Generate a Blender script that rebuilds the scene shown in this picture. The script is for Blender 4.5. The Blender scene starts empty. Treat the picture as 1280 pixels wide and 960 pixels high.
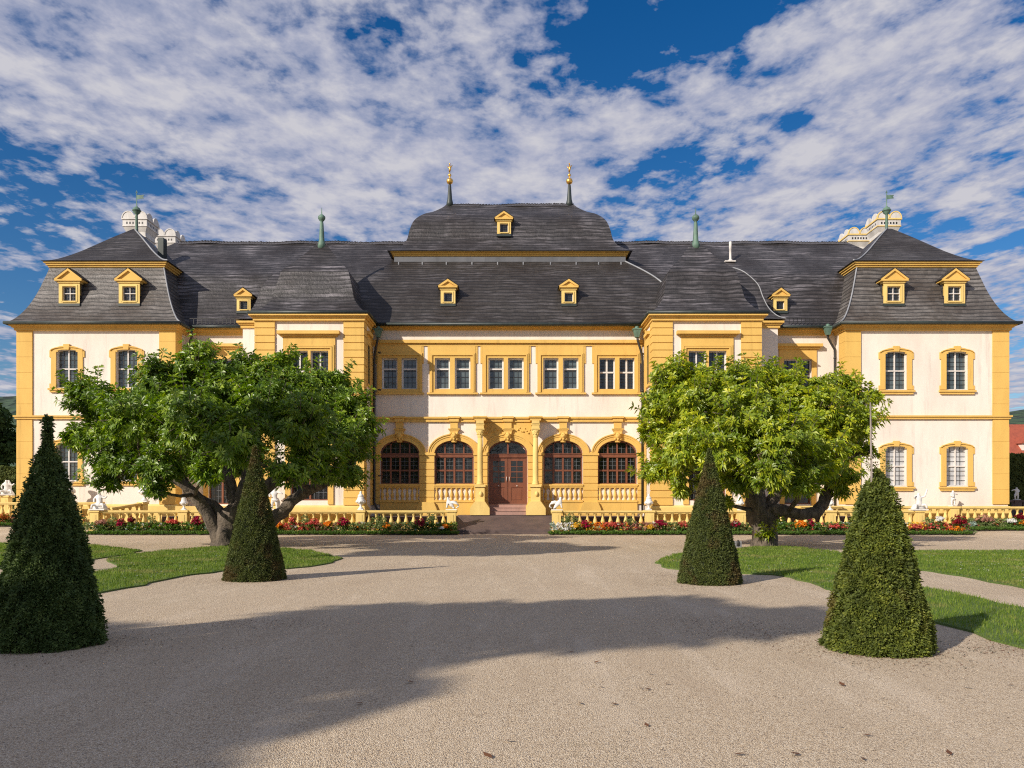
import bpy, math, random
import numpy as np
from mathutils import Vector, Matrix
random.seed(7)
rng = np.random.default_rng(11)
PI = math.pi
scene = bpy.context.scene
COL = scene.collection
F = 1000.0; HX = 640.0; HY = 628.0; EYE = 1.6

def X(px, d): return (px - HX) * d / F
def Z(py, d): return EYE + (HY - py) * d / F
def G(px, py):
    d = EYE * F / (py - HY)
    return (X(px, d), d)

# ------------------------------------------------------------------ materials
def newmat(name):
    m = bpy.data.materials.new(name); m.use_nodes = True
    nt = m.node_tree; b = nt.nodes['Principled BSDF']
    return m, nt, b
def N(nt, t, **kw):
    n = nt.nodes.new(t)
    for k, v in kw.items():
        if k in n.inputs: n.inputs[k].default_value = v
        else: setattr(n, k, v)
    return n
def ramp(nt, stops, src, interp='LINEAR'):
    r = nt.nodes.new('ShaderNodeValToRGB'); r.color_ramp.interpolation = interp
    e = r.color_ramp.elements
    while len(e) > len(stops): e.remove(e[-1])
    while len(e) < len(stops): e.new(0.5)
    for s, (p, c) in zip(e, stops):
        s.position = p; s.color = (*c, 1) if len(c) == 3 else c
    nt.links.new(src, r.inputs[0]); return r
def mixc(nt, a, b, fac, mode='MIX'):
    m = nt.nodes.new('ShaderNodeMix'); m.data_type = 'RGBA'; m.blend_type = mode
    for i, s in ((0, fac), (6, a), (7, b)):
        if hasattr(s, 'links'): nt.links.new(s, m.inputs[i])
        elif i == 0: m.inputs[0].default_value = s
        else: m.inputs[i].default_value = (*s, 1)
    return m.outputs[2]
def coords(nt, kind='Object', scale=(1, 1, 1)):
    tc = nt.nodes.new('ShaderNodeNewGeometry') if kind == 'World' else nt.nodes.new('ShaderNodeTexCoord')
    mp = nt.nodes.new('ShaderNodeMapping'); mp.inputs['Scale'].default_value = scale
    nt.links.new(tc.outputs['Position' if kind == 'World' else kind], mp.inputs['Vector'])
    return mp.outputs[0]
def noise(nt, vec, scale, detail=4, rough=.55, out='Fac'):
    n = N(nt, 'ShaderNodeTexNoise', Scale=scale, Detail=detail, Roughness=rough)
    nt.links.new(vec, n.inputs['Vector']); return n.outputs[out]
def bump(nt, b, h, strength=.3, dist=.02):
    n = N(nt, 'ShaderNodeBump', Strength=strength, Distance=dist)
    nt.links.new(h, n.inputs['Height']); nt.links.new(n.outputs[0], b.inputs['Normal'])
def paint(name, c1, c2, scale=.6, rough=.8, bs=.15, streak=True):
    m, nt, b = newmat(name)
    v = coords(nt, 'World', (1, 1, .35) if streak else (1, 1, 1))
    n1 = noise(nt, v, scale, 6, .65)
    r = ramp(nt, [(.3, c2), (.62, c1)], n1)
    v2 = coords(nt, 'World')
    n2 = noise(nt, v2, 9, 5, .7)
    c = mixc(nt, r.outputs[0], tuple(x * .8 for x in c1), ramp(nt, [(.55, (0, 0, 0)), (.8, (.55,) * 3)], n2).outputs[0])
    if streak:
        vs_ = coords(nt, 'World', (2.6, 2.6, .22)); n5 = noise(nt, vs_, 1.1, 5, .7)
        c = mixc(nt, c, tuple(x * .62 for x in c2), ramp(nt, [(.56, (0, 0, 0)), (.76, (.5,) * 3)], n5).outputs[0])
    nt.links.new(c, b.inputs['Base Color'])
    b.inputs['Roughness'].default_value = rough
    bump(nt, b, noise(nt, v2, 40, 3), bs, .01)
    return m
M = {}
M['plaster'] = paint('plaster_white', (.79, .72, .64), (.68, .60, .525))
M['ochre'] = paint('ochre_stone', (.71, .455, .118), (.62, .38, .092), .8)
M['ochre_pale'] = paint('ochre_stone_pale', (.77, .57, .20), (.66, .46, .145), 1.2)
M['white'] = paint('white_stone', (.80, .785, .75), (.58, .56, .53), 2.5, .6)
M['chimneystone'] = paint('chimney_render', (.66, .64, .61), (.46, .44, .42), 2.0, .7)
M['woodwhite'] = paint('white_window_wood', (.72, .68, .64), (.60, .56, .52), 3, .5, .05)
M['wood'] = paint('red_brown_wood', (.20, .072, .036), (.14, .046, .025), 3, .42, .1)
M['pinkstone'] = paint('pink_sandstone', (.42, .25, .20), (.30, .18, .15), 2, .8)
M['terrace'] = paint('dark_brown_paving', (.12, .082, .072), (.07, .05, .047), 1.4, .7, .3, False)
M['iron'] = paint('dark_iron', (.035, .033, .032), (.02, .02, .02), 3, .5)
M['copper'] = paint('green_copper', (.13, .23, .17), (.05, .085, .07), 2.5, .6)
M['darkcopper'] = paint('dark_copper', (.035, .048, .043), (.02, .026, .025), 2.5, .5)
M['camedark'] = paint('dark_lead_came', (.12, .13, .145), (.08, .09, .1), 1.5, .5)
M['lead'] = paint('grey_lead', (.30, .31, .33), (.18, .19, .21), 1.5, .5)
M['leaddark'] = paint('dark_lead', (.14, .145, .16), (.09, .095, .105), 1.5, .5)
M['soil'] = paint('dark_soil', (.05, .035, .025), (.03, .022, .016), 5, .95, .6, False)
M['greybox'] = paint('grey_metal', (.25, .25, .26), (.18, .18, .19), 5, .5)
M['redtile'] = paint('red_roof_tile', (.36, .085, .045), (.25, .06, .035), 2, .8, .4)
M['stake'] = paint('weathered_wood', (.27, .23, .2), (.17, .14, .12), 6, .8)
M['dryleaf'] = paint('dry_leaf', (.17, .07, .025), (.09, .035, .015), 9, .7)
m, nt, b = newmat('gold'); M['gold'] = m
b.inputs['Base Color'].default_value = (.85, .50, .12, 1); b.inputs['Metallic'].default_value = .9; b.inputs['Roughness'].default_value = .35

def glassmat(name, c1, c2, rough=.06):
    m, nt, b = newmat(name)
    v = coords(nt, 'World', (1, 1, 1))
    r = ramp(nt, [(.38, c1), (.62, c2)], noise(nt, v, 1.3, 3))
    nt.links.new(r.outputs[0], b.inputs['Base Color'])
    b.inputs['Roughness'].default_value = rough
    b.inputs['Specular IOR Level'].default_value = .8
    bump(nt, b, noise(nt, v, 2.6, 3), .5, .03)
    return m
M['glass'] = glassmat('dark_glass', (.016, .02, .024), (.04, .05, .055))
M['glassgrey'] = glassmat('grey_blind_sky_glass', (.05, .065, .07), (.10, .125, .13))  # grey-blue mottling paints in blinds and reflected sky together
M['blind'] = glassmat('white_blind_glass', (.42, .43, .45), (.60, .60, .60), .2)
M['blackglass'] = glassmat('black_glass', (.008, .009, .01), (.02, .02, .022))

# slate: UV in metres
def slate(name, base, light, worn_glint):
    m, nt, b = newmat(name)
    tc = N(nt, 'ShaderNodeTexCoord'); uv = tc.outputs['UV']
    wob = N(nt, 'ShaderNodeTexNoise', Scale=.8, Detail=4); nt.links.new(uv, wob.inputs['Vector'])
    add = N(nt, 'ShaderNodeVectorMath', operation='MULTIPLY_ADD'); add.inputs[1].default_value = (.05, .30, 0)
    nt.links.new(wob.outputs['Color'], add.inputs[0]); nt.links.new(uv, add.inputs[2])
    RH = .25
    br = N(nt, 'ShaderNodeTexBrick', Scale=1.0)
    br.inputs['Brick Width'].default_value = .24; br.inputs['Row Height'].default_value = RH
    br.inputs['Mortar Size'].default_value = .004; br.inputs['Mortar Smooth'].default_value = .6; br.inputs['Bias'].default_value = 0
    br.inputs['Color1'].default_value = (*base, 1); br.inputs['Color2'].default_value = (*light, 1)
    br.inputs['Mortar'].default_value = (base[0] * .6, base[1] * .6, base[2] * .6, 1)
    nt.links.new(add.outputs[0], br.inputs['Vector'])
    mp = N(nt, 'ShaderNodeMapping'); mp.inputs['Scale'].default_value = (.30, 3.4, 1); nt.links.new(add.outputs[0], mp.inputs[0])
    n1 = noise(nt, mp.outputs[0], 1.5, 5, .7)
    mp2 = N(nt, 'ShaderNodeMapping'); nt.links.new(uv, mp2.inputs[0])
    n2 = noise(nt, mp2.outputs[0], .30, 4, .6); n4 = noise(nt, mp2.outputs[0], .55, 3, .6)
    sel = N(nt, 'ShaderNodeMath', operation='MULTIPLY'); nt.links.new(ramp(nt, [(.46, (0, 0, 0)), (.60, (1,) * 3)], n1).outputs[0], sel.inputs[0]); nt.links.new(ramp(nt, [(.42, (.12,) * 3), (.62, (1,) * 3)], n4).outputs[0], sel.inputs[1])
    c = mixc(nt, br.outputs['Color'], worn_glint, sel.outputs[0])  # pale streaks: worn rows plus sun glints painted into the colour
    c = mixc(nt, c, (base[0] * .75, base[1] * .6, base[2] * .48), ramp(nt, [(.45, (0, 0, 0)), (.65, (.8,) * 3)], n2).outputs[0])
    n3 = noise(nt, mp2.outputs[0], 7, 3, .7)
    c = mixc(nt, c, (.25, .24, .23), ramp(nt, [(.70, (0, 0, 0)), (.78, (.6,) * 3)], n3).outputs[0])
    sep = N(nt, 'ShaderNodeSeparateXYZ'); nt.links.new(add.outputs[0], sep.inputs[0])
    dv = N(nt, 'ShaderNodeMath', operation='DIVIDE'); dv.inputs[1].default_value = RH; nt.links.new(sep.outputs[1], dv.inputs[0])
    fr = N(nt, 'ShaderNodeMath', operation='FRACT'); nt.links.new(dv.outputs[0], fr.inputs[0])
    # the open butt joint of each course
    row = ramp(nt, [(0, (.95,) * 3), (.20, (.8,) * 3), (.38, (0,) * 3)], fr.outputs[0]).outputs[0]
    rm = N(nt, 'ShaderNodeMath', operation='MULTIPLY'); nt.links.new(row, rm.inputs[0]); nt.links.new(ramp(nt, [(.36, (.55,) * 3), (.56, (1,) * 3)], n1).outputs[0], rm.inputs[1])
    c = mixc(nt, c, (base[0] * .18,) * 3, rm.outputs[0])
    nt.links.new(c, b.inputs['Base Color'])
    inv = N(nt, 'ShaderNodeMath', operation='SUBTRACT'); inv.inputs[0].default_value = 1; nt.links.new(fr.outputs[0], inv.inputs[1])
    a2 = N(nt, 'ShaderNodeMath', operation='MULTIPLY_ADD'); a2.inputs[1].default_value = 1.1
    nt.links.new(n3, a2.inputs[0]); nt.links.new(inv.outputs[0], a2.inputs[2])
    bump(nt, b, a2.outputs[0], .7, .03)
    b.inputs['Roughness'].default_value = .5
    return m
M['slate'] = slate('slate', (.028, .026, .027), (.052, .048, .051), (.20, .185, .20))
M['slatebrown'] = slate('slate_brown', (.027, .023, .020), (.046, .040, .036), (.125, .115, .12))
M['slatelight'] = slate('slate_light', (.072, .065, .059), (.122, .110, .102), (.22, .205, .195))

# gravel
m, nt, b = newmat('gravel'); M['gravel'] = m
v = coords(nt, 'World')
big = ramp(nt, [(.3, (.58, .445, .295)), (.5, (.67, .53, .365)), (.7, (.74, .605, .435))], noise(nt, v, .45, 6, .6))
def vor(scale):
    q = N(nt, 'ShaderNodeTexVoronoi', Scale=scale); nt.links.new(v, q.inputs['Vector']); return q
def sepx(col):
    q = N(nt, 'ShaderNodeSeparateColor'); nt.links.new(col, q.inputs[0]); return q.outputs[0]
v1 = vor(105); v2_ = vor(36)
f1 = sepx(v1.outputs['Color']); f2 = sepx(v2_.outputs['Color'])
peb = ramp(nt, [(0, (.26, .19, .135)), (.22, (.56, .43, .285)), (.6, (.70, .56, .39)), (1, (.93, .85, .71))], f1)
c = mixc(nt, big.outputs[0], peb.outputs[0], .6)
st = N(nt, 'ShaderNodeMath', operation='MULTIPLY'); nt.links.new(ramp(nt, [(.90, (0, 0, 0)), (.93, (1,) * 3)], f2).outputs[0], st.inputs[0]); nt.links.new(ramp(nt, [(.25, (1,) * 3), (.42, (0,) * 3)], v2_.outputs['Distance']).outputs[0], st.inputs[1])
c = mixc(nt, c, (.30, .23, .175), st.outputs[0])
gap = ramp(nt, [(.0, (0,) * 3), (.45, (0,) * 3), (.75, (.7,) * 3)], v1.outputs['Distance'])
c = mixc(nt, c, (.22, .165, .12), gap.outputs[0])
mo = noise(nt, v, .28, 5, .7); mo2 = noise(nt, v, 5, 5, .8)
mm = N(nt, 'ShaderNodeMath', operation='MULTIPLY'); nt.links.new(ramp(nt, [(.56, (0,) * 3), (.70, (.8,) * 3)], mo).outputs[0], mm.inputs[0]); nt.links.new(ramp(nt, [(.5, (0,) * 3), (.62, (.7,) * 3)], mo2).outputs[0], mm.inputs[1])
c = mixc(nt, c, (.24, .20, .11), mm.outputs[0])
mo3 = noise(nt, v, .9, 4, .6); c = mixc(nt, c, (.47, .37, .26), ramp(nt, [(.50, (0,) * 3), (.68, (.45,) * 3)], mo3).outputs[0])
tr = noise(nt, coords(nt, 'World', (1.6, .22, 1)), .9, 5, .65); c = mixc(nt, c, (.46, .355, .25), ramp(nt, [(.52, (0,) * 3), (.66, (.4,) * 3)], tr).outputs[0])
c = mixc(nt, c, (.78, .66, .52), ramp(nt, [(.30, (.35,) * 3), (.46, (0,) * 3)], tr).outputs[0])
nt.links.new(c, b.inputs['Base Color']); b.inputs['Roughness'].default_value = .95; b.inputs['Specular IOR Level'].default_value = .2
inv = N(nt, 'ShaderNodeMath', operation='SUBTRACT'); inv.inputs[0].default_value = 1; nt.links.new(v1.outputs['Distance'], inv.inputs[1])
bump(nt, b, inv.outputs[0], .8, .012)

def foliage(name, c1, c2, c3, trans=.3, rough=.5, spec=.4, nscale=.8, patch=None):
    m = bpy.data.materials.new(name); m.use_nodes = True; nt = m.node_tree
    b = nt.nodes['Principled BSDF']; out = nt.nodes['Material Output']
    at = N(nt, 'ShaderNodeAttribute', attribute_name='tint')
    r = ramp(nt, [(0, c1), (.5, c2), (1, c3)], at.outputs['Fac'])
    v = coords(nt, 'World'); n = noise(nt, v, nscale, 3)
    c = mixc(nt, r.outputs[0], c1, ramp(nt, [(.35, (.6,) * 3), (.6, (0,) * 3)], n).outputs[0])
    if patch: c = mixc(nt, c, patch[0], ramp(nt, [(patch[2], (0,) * 3), (patch[2] + .1, (patch[3],) * 3)], noise(nt, v, patch[1], 4, .65)).outputs[0])
    nt.links.new(c, b.inputs['Base Color']); b.inputs['Roughness'].default_value = rough
    b.inputs['Specular IOR Level'].default_value = spec
    if trans:
        t = N(nt, 'ShaderNodeBsdfTranslucent'); g = mixc(nt, c, (.75, .9, .12), .35, 'MULTIPLY')
        hs = N(nt, 'ShaderNodeHueSaturation', Saturation=1.15, Value=1.7); nt.links.new(c, hs.inputs['Color']); nt.links.new(hs.outputs[0], t.inputs[0])
        mx = N(nt, 'ShaderNodeMixShader'); mx.inputs[0].default_value = trans
        nt.links.new(b.outputs[0], mx.inputs[1]); nt.links.new(t.outputs[0], mx.inputs[2]); nt.links.new(mx.outputs[0], out.inputs[0])
    return m
M['leaf'] = foliage('magnolia_leaf', (.055, .115, .010), (.165, .27, .018), (.42, .52, .05), .26, .42, .5, .6)
M['leafyellow'] = foliage('magnolia_leaf_yellowish', (.085, .15, .010), (.29, .37, .020), (.64, .62, .03), .28, .42, .5, .45)
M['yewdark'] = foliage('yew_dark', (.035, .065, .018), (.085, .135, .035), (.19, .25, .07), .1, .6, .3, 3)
M['yew'] = foliage('yew', (.05, .07, .018), (.085, .11, .024), (.14, .15, .03), .15, .6, .3, 3, ((.12, .075, .03), 1.8, .52, .7))
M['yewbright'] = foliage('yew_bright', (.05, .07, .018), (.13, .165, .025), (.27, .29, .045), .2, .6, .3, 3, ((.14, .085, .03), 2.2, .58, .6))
M['bgleaf'] = foliage('far_tree_leaf', (.03, .06, .018), (.06, .105, .026), (.10, .155, .035), .2, .7, .2, .25)
M['hedge'] = foliage('hedge_leaf', (.06, .08, .022), (.09, .115, .03), (.13, .15, .035), .15, .7, .2, .6)
M['hedgedark'] = foliage('hedge_leaf_dark', (.025, .045, .016), (.04, .065, .02), (.055, .08, .022), .15, .7, .2, .6)
M['grassblade'] = foliage('grass_blade', (.085, .15, .018), (.15, .23, .025), (.28, .33, .07), .3, .6, .2, 1.2, ((.30, .27, .10), .8, .54, .65))
M['border'] = foliage('border_leaf', (.055, .11, .022), (.10, .19, .03), (.17, .27, .045), .3, .6, .3, 1.5)
M['palebush'] = foliage('pale_bush_leaf', (.13, .18, .06), (.20, .25, .09), (.30, .32, .14), .3, .6, .3, 2)
for k, cs in dict(crimson=((.20, .004, .03), (.36, .008, .05), (.50, .02, .08)), maroon=((.10, .004, .012), (.22, .006, .018), (.38, .02, .03)), salmon=((.42, .06, .05), (.55, .10, .08), (.62, .2, .14)),
                  orange=((.62, .16, .01), (.78, .27, .015), (.85, .42, .03)), yellow=((.62, .36, .03), (.75, .5, .05), (.8, .6, .12)), whitef=((.62, .62, .6), (.75, .75, .72), (.8, .8, .8)),
                  dusty=((.30, .14, .11), (.42, .22, .16), (.48, .30, .2)), silver=((.25, .33, .28), (.33, .42, .36), (.4, .5, .42)), rust=((.30, .09, .02), (.42, .15, .03), (.5, .25, .06))).items():
    M[k] = foliage('petal_' + k, *cs, .25, .6, .2, 3)
M['bark'] = paint('bark', (.17, .135, .10), (.022, .017, .014), 6.5, .9, .9)
nt = M['bark'].node_tree
for n in nt.nodes:
    if n.type == 'BUMP': n.inputs['Distance'].default_value = .05
    if n.type == 'TEX_NOISE' and abs(n.inputs['Scale'].default_value - 40) < 1: n.inputs['Scale'].default_value = 14
M['core'] = paint('dark_twigs', (.022, .03, .012), (.012, .018, .008), 4, .95, .5)
m, nt, b = newmat('lawn'); M['lawn'] = m
v = coords(nt, 'World')
r1 = ramp(nt, [(.3, (.06, .11, .018)), (.5, (.10, .165, .022)), (.70, (.19, .20, .06))], noise(nt, v, .9, 6, .7))
r2 = ramp(nt, [(.35, (.03, .06, .012)), (.65, (.13, .21, .035))], noise(nt, v, 28, 3, .7))
nt.links.new(mixc(nt, r1.outputs[0], r2.outputs[0], .5), b.inputs['Base Color']); b.inputs['Roughness'].default_value = .9
bump(nt, b, noise(nt, v, 35, 3, .7), .8, .04)
m, nt, b = newmat('wooded_hill'); M['hill'] = m
v = coords(nt, 'World')
vo = N(nt, 'ShaderNodeTexVoronoi', Scale=.12); nt.links.new(v, vo.inputs['Vector'])
r1 = ramp(nt, [(0, (.05, .085, .04)), (1, (.025, .05, .035))], vo.outputs['Distance'])
nt.links.new(r1.outputs[0], b.inputs['Base Color']); b.inputs['Roughness'].default_value = 1
bump(nt, b, vo.outputs['Distance'], 1, 6)

# ------------------------------------------------------------------ mesh builder
class MB:
    def __init__(s): s.v = []; s.f = []; s.mi = []; s.uv = []; s.smooth = []
    def face(s, pts, m=0, uv=None, smooth=False):
        i = len(s.v); s.v += [tuple(p) for p in pts]; s.f.append(tuple(range(i, i + len(pts)))); s.mi.append(m); s.uv.append(uv); s.smooth.append(smooth)
    def raw(s, vs, fs, m=0, smooth=False):
        i = len(s.v); s.v += [tuple(p) for p in vs]
        for f in fs: s.f.append(tuple(i + k for k in f)); s.mi.append(m); s.uv.append(None); s.smooth.append(smooth)
    def box(s, x0, x1, y0, y1, z0, z1, m=0):
        if x0 > x1: x0, x1 = x1, x0
        if y0 > y1: y0, y1 = y1, y0
        if z0 > z1: z0, z1 = z1, z0
        v = [(x0, y0, z0), (x1, y0, z0), (x1, y1, z0), (x0, y1, z0), (x0, y0, z1), (x1, y0, z1), (x1, y1, z1), (x0, y1, z1)]
        s.raw(v, [(0, 3, 2, 1), (4, 5, 6, 7), (0, 1, 5, 4), (1, 2, 6, 5), (2, 3, 7, 6), (3, 0, 4, 7)], m)
    def frustum(s, c, w0, d0, z0, w1, d1, z1, m=0):
        x, y = c
        v = [(x - w0, y - d0, z0), (x + w0, y - d0, z0), (x + w0, y + d0, z0), (x - w0, y + d0, z0), (x - w1, y - d1, z1), (x + w1, y - d1, z1), (x + w1, y + d1, z1), (x - w1, y + d1, z1)]
        s.raw(v, [(0, 3, 2, 1), (4, 5, 6, 7), (0, 1, 5, 4), (1, 2, 6, 5), (2, 3, 7, 6), (3, 0, 4, 7)], m)
    def prism(s, pts, y0, y1, m=0):          # polygon in x,z extruded along y
        n = len(pts)
        v = [(x, y0, z) for x, z in pts] + [(x, y1, z) for x, z in pts]
        f = [tuple(range(n)), tuple(range(2 * n - 1, n - 1, -1))] + [(i, i + n, (i + 1) % n + n, (i + 1) % n) for i in range(n)]
        s.raw(v, f, m)
    def prism_x(s, pts, x0, x1, m=0):        # polygon in y,z extruded along x
        n = len(pts)
        v = [(x0, y, z) for y, z in pts] + [(x1, y, z) for y, z in pts]
        f = [tuple(range(n)), tuple(range(2 * n - 1, n - 1, -1))] + [(i, i + n, (i + 1) % n + n, (i + 1) % n) for i in range(n)]
        s.raw(v, f, m)
    def lathe(s, prof, c=(0, 0, 0), n=12, m=0, smooth=True):
        v = []; f = []
        for r, z in prof:
            for k in range(n):
                a = 2 * PI * k / n; v.append((c[0] + r * math.cos(a), c[1] + r * math.sin(a), c[2] + z))
        for i in range(len(prof) - 1):
            for k in range(n):
                f.append((i * n + k, i * n + (k + 1) % n, (i + 1) * n + (k + 1) % n, (i + 1) * n + k))
        f.append(tuple(range(n - 1, -1, -1))); f.append(tuple((len(prof) - 1) * n + k for k in range(n)))
        s.raw(v, f, m, smooth)
    def tube(s, pts, rad, n=8, m=0, wob=0, smooth=True):
        pts = [Vector(p) for p in pts]
        if not hasattr(rad, '__len__'): rad = [rad] * len(pts)
        v = []; f = []; up = Vector((0.13, .2, 1)).normalized(); prev = None
        for i, p in enumerate(pts):
            t = (pts[min(i + 1, len(pts) - 1)] - pts[max(i - 1, 0)]).normalized()
            a = t.cross(up if abs(t.dot(up)) < .95 else Vector((1, 0, 0))).normalized() if prev is None else (prev - t * prev.dot(t)).normalized()
            prev = a; b2 = t.cross(a)
            for k in range(n):
                an = 2 * PI * k / n; r = rad[i] * (1 + wob * math.sin(an * 3 + i * .9) + wob * (random.random() - .5))
                v.append(p + (a * math.cos(an) + b2 * math.sin(an)) * r)
        for i in range(len(pts) - 1):
            for k in range(n): f.append((i * n + k, i * n + (k + 1) % n, (i + 1) * n + (k + 1) % n, (i + 1) * n + k))
        f.append(tuple(range(n - 1, -1, -1))); f.append(tuple((len(pts) - 1) * n + k for k in range(n)))
        s.raw(v, f, m, smooth)
    def sphere(s, c, r, n=12, m=0, sz=1):
        prof = [(max(r * math.sin(PI * i / (n // 2 + 1)), .001), -r * sz * math.cos(PI * i / (n // 2 + 1))) for i in range(n // 2 + 2)]
        s.lathe(prof, c, n, m)
    def arc_band(s, xc, zs, hw, rise, w, y0, y1, m=0, n=20, legs=0):
        ins = [(xc - hw * math.cos(PI * i / n), zs + rise * math.sin(PI * i / n)) for i in range(n + 1)]
        out = [(xc - (hw + w) * math.cos(PI * i / n), zs + (rise + w) * math.sin(PI * i / n)) for i in range(n + 1)]
        for i in range(n):
            a, b_, c, d = ins[i], ins[i + 1], out[i + 1], out[i]
            P = lambda q, y: (q[0], y, q[1])
            s.raw([P(a, y0), P(b_, y0), P(c, y0), P(d, y0), P(a, y1), P(b_, y1), P(c, y1), P(d, y1)],
                  [(0, 1, 2, 3), (7, 6, 5, 4), (3, 2, 6, 7), (0, 4, 5, 1)] + ([(0, 3, 7, 4)] if i == 0 else []) + ([(1, 5, 6, 2)] if i == n - 1 else []), m)
    def wall(s, x0, x1, z0, z1, y, ops, depth=.3, m=0):
        xs = sorted({x0, x1} | {o[0] for o in ops} | {o[1] for o in ops}); zs = sorted({z0, z1} | {o[2] for o in ops} | {o[3] for o in ops})
        for i in range(len(xs) - 1):
            for j in range(len(zs) - 1):
                cx = (xs[i] + xs[i + 1]) / 2; cz = (zs[j] + zs[j + 1]) / 2
                if any(o[0] < cx < o[1] and o[2] < cz < o[3] for o in ops): continue
                s.face([(xs[i], y, zs[j]), (xs[i + 1], y, zs[j]), (xs[i + 1], y, zs[j + 1]), (xs[i], y, zs[j + 1])], m)
        for xa, xb, za, zb, rise in ops:
            zs_ = zb - rise; yd = y + depth
            s.face([(xa, y, za), (xa, y, zs_), (xa, yd, zs_), (xa, yd, za)], m); s.face([(xb, y, za), (xb, yd, za), (xb, yd, zs_), (xb, y, zs_)], m)
            s.face([(xa, y, za), (xa, yd, za), (xb, yd, za), (xb, y, za)], m)
            n = 16 if rise else 1; xc = (xa + xb) / 2; hw = (xb - xa) / 2
            if rise:
                P = [(xc - hw * math.cos(PI * i / n), zs_ + rise * math.sin(PI * i / n)) for i in range(n + 1)]
                for i in range(n):
                    s.face([(P[i][0], y, P[i][1]), (P[i + 1][0], y, P[i + 1][1]), (P[i + 1][0], y, zb + 1e-4), (P[i][0], y, zb + 1e-4)], m)
                    s.face([(P[i][0], y, P[i][1]), (P[i][0], yd, P[i][1]), (P[i + 1][0], yd, P[i + 1][1]), (P[i + 1][0], y, P[i + 1][1])], m)
            else: s.face([(xa, y, zb), (xb, y, zb), (xb, yd, zb), (xa, yd, zb)], m)
    def mesh(s, name, mats):
        me = bpy.data.meshes.new(name); me.from_pydata(s.v, [], s.f)
        for mt in mats: me.materials.append(M[mt])
        me.polygons.foreach_set('material_index', s.mi); me.polygons.foreach_set('use_smooth', s.smooth)
        if any(u for u in s.uv):
            ul = me.uv_layers.new(name='UVMap')
            for p, u in zip(me.polygons, s.uv):
                if u:
                    for li, q in zip(p.loop_indices, u): ul.data[li].uv = q
        me.update(); return me
    def build(s, name, mats, parent=None, loc=(0, 0, 0)):
        if isinstance(mats, str): mats = [mats]
        return link(name, s.mesh(name, mats), parent, loc)
def link(name, data, parent=None, loc=(0, 0, 0)):
    o = bpy.data.objects.new(name, data); COL.objects.link(o); o.location = loc
    if parent: o.parent = parent
    return o
def tag(o, label=None, cat=None, group=None, kind=None):
    if label: o['label'] = label
    if cat: o['category'] = cat
    if group: o['group'] = group
    if kind: o['kind'] = kind
    return o
def empty(name, loc=(0, 0, 0), **k):
    return tag(link(name, None, None, loc), **k)
def children(o): return [c for c in o.children]
def copy_tree(o, parent=None):
    c = o.copy(); COL.objects.link(c)
    if parent: c.parent = parent
    for ch in children(o): copy_tree(ch, c)
    return c

# ------------------------------------------------------------------ palace
palace = empty('palace', (0, 43.5, 0), label='long two storey white and ochre palace with dark slate mansard roofs facing the garden', cat='palace')
POFF = Vector((0, -43.5, 0))
def part(mb, name, mats, parent=None, label=None):
    o = mb.build(name, mats, parent or palace, POFF if parent is None else (0, 0, 0))
    if label: o['label'] = label
    return o
DC, DP, DL, DB, DW = 43.5, 40.8, 44.8, 42.5, 43.5   # distances of centre, pavilion, link, rear body, wing fronts

def hip_roof(mb, x0, x1, y0, y1, prof, m=0, sub=4):
    # finer profile by Catmull-Rom so the sweep is smooth
    P = []
    for i in range(len(prof) - 1):
        p0 = prof[max(i - 1, 0)]; p1 = prof[i]; p2 = prof[i + 1]; p3 = prof[min(i + 2, len(prof) - 1)]
        for k in range(sub):
            t = k / sub; q = []
            for a in (0, 1):
                q.append(.5 * (2 * p1[a] + (p2[a] - p0[a]) * t + (2 * p0[a] - 5 * p1[a] + 4 * p2[a] - p3[a]) * t * t + (3 * p1[a] - p0[a] - 3 * p2[a] + p3[a]) * t ** 3))
            P.append(tuple(q))
    P.append(prof[-1])
    hx, hy = (x1 - x0) / 2, (y1 - y0) / 2
    V = 0
    for i in range(len(P) - 1):
        (s0, z0), (s1, z1) = P[i], P[i + 1]
        L = math.hypot(s1 - s0, z1 - z0)
        def R(s, z):
            sx, sy = min(s, hx - .001), min(s, hy - .001)
            return [(x0 + sx, y0 + sy, z), (x1 - sx, y0 + sy, z), (x1 - sx, y1 - sy, z), (x0 + sx, y1 - sy, z)]
        A, B = R(s0, z0), R(s1, z1)
        for k in range(4):
            a, b_, c, d = A[k], A[(k + 1) % 4], B[(k + 1) % 4], B[k]
            ax = 0 if k % 2 == 0 else 1; off = k * 37.3
            sg = 1 if k in (0, 1) else -1
            mb.face([a, b_, c, d], m, [(sg * a[ax] + off, V), (sg * b_[ax] + off, V), (sg * c[ax] + off, V + L), (sg * d[ax] + off, V + L)], True)
        V += L
    mb.face([(x0, y0, P[0][1]), (x0, y1, P[0][1]), (x1, y1, P[0][1]), (x1, y0, P[0][1])], m, [(0, 0)] * 4)
    s, z = P[-1]
    if s < min(hx, hy) - .05:
        A = [(x0 + s, y0 + s, z), (x1 - s, y0 + s, z), (x1 - s, y1 - s, z), (x0 + s, y1 - s, z)]
        mb.face(A, m, [(a[0], a[1]) for a in A])
    return P
def hip_line(mb, P, x0, x1, y0, corner, r=.05, upto=None):
    sx = 1 if corner == 'l' else -1; bx = x0 if corner == 'l' else x1
    pts = [(bx + sx * s, y0 + s, z + .02) for s, z in P if upto is None or s <= upto]
    mb.tube(pts, r, 6)
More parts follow.
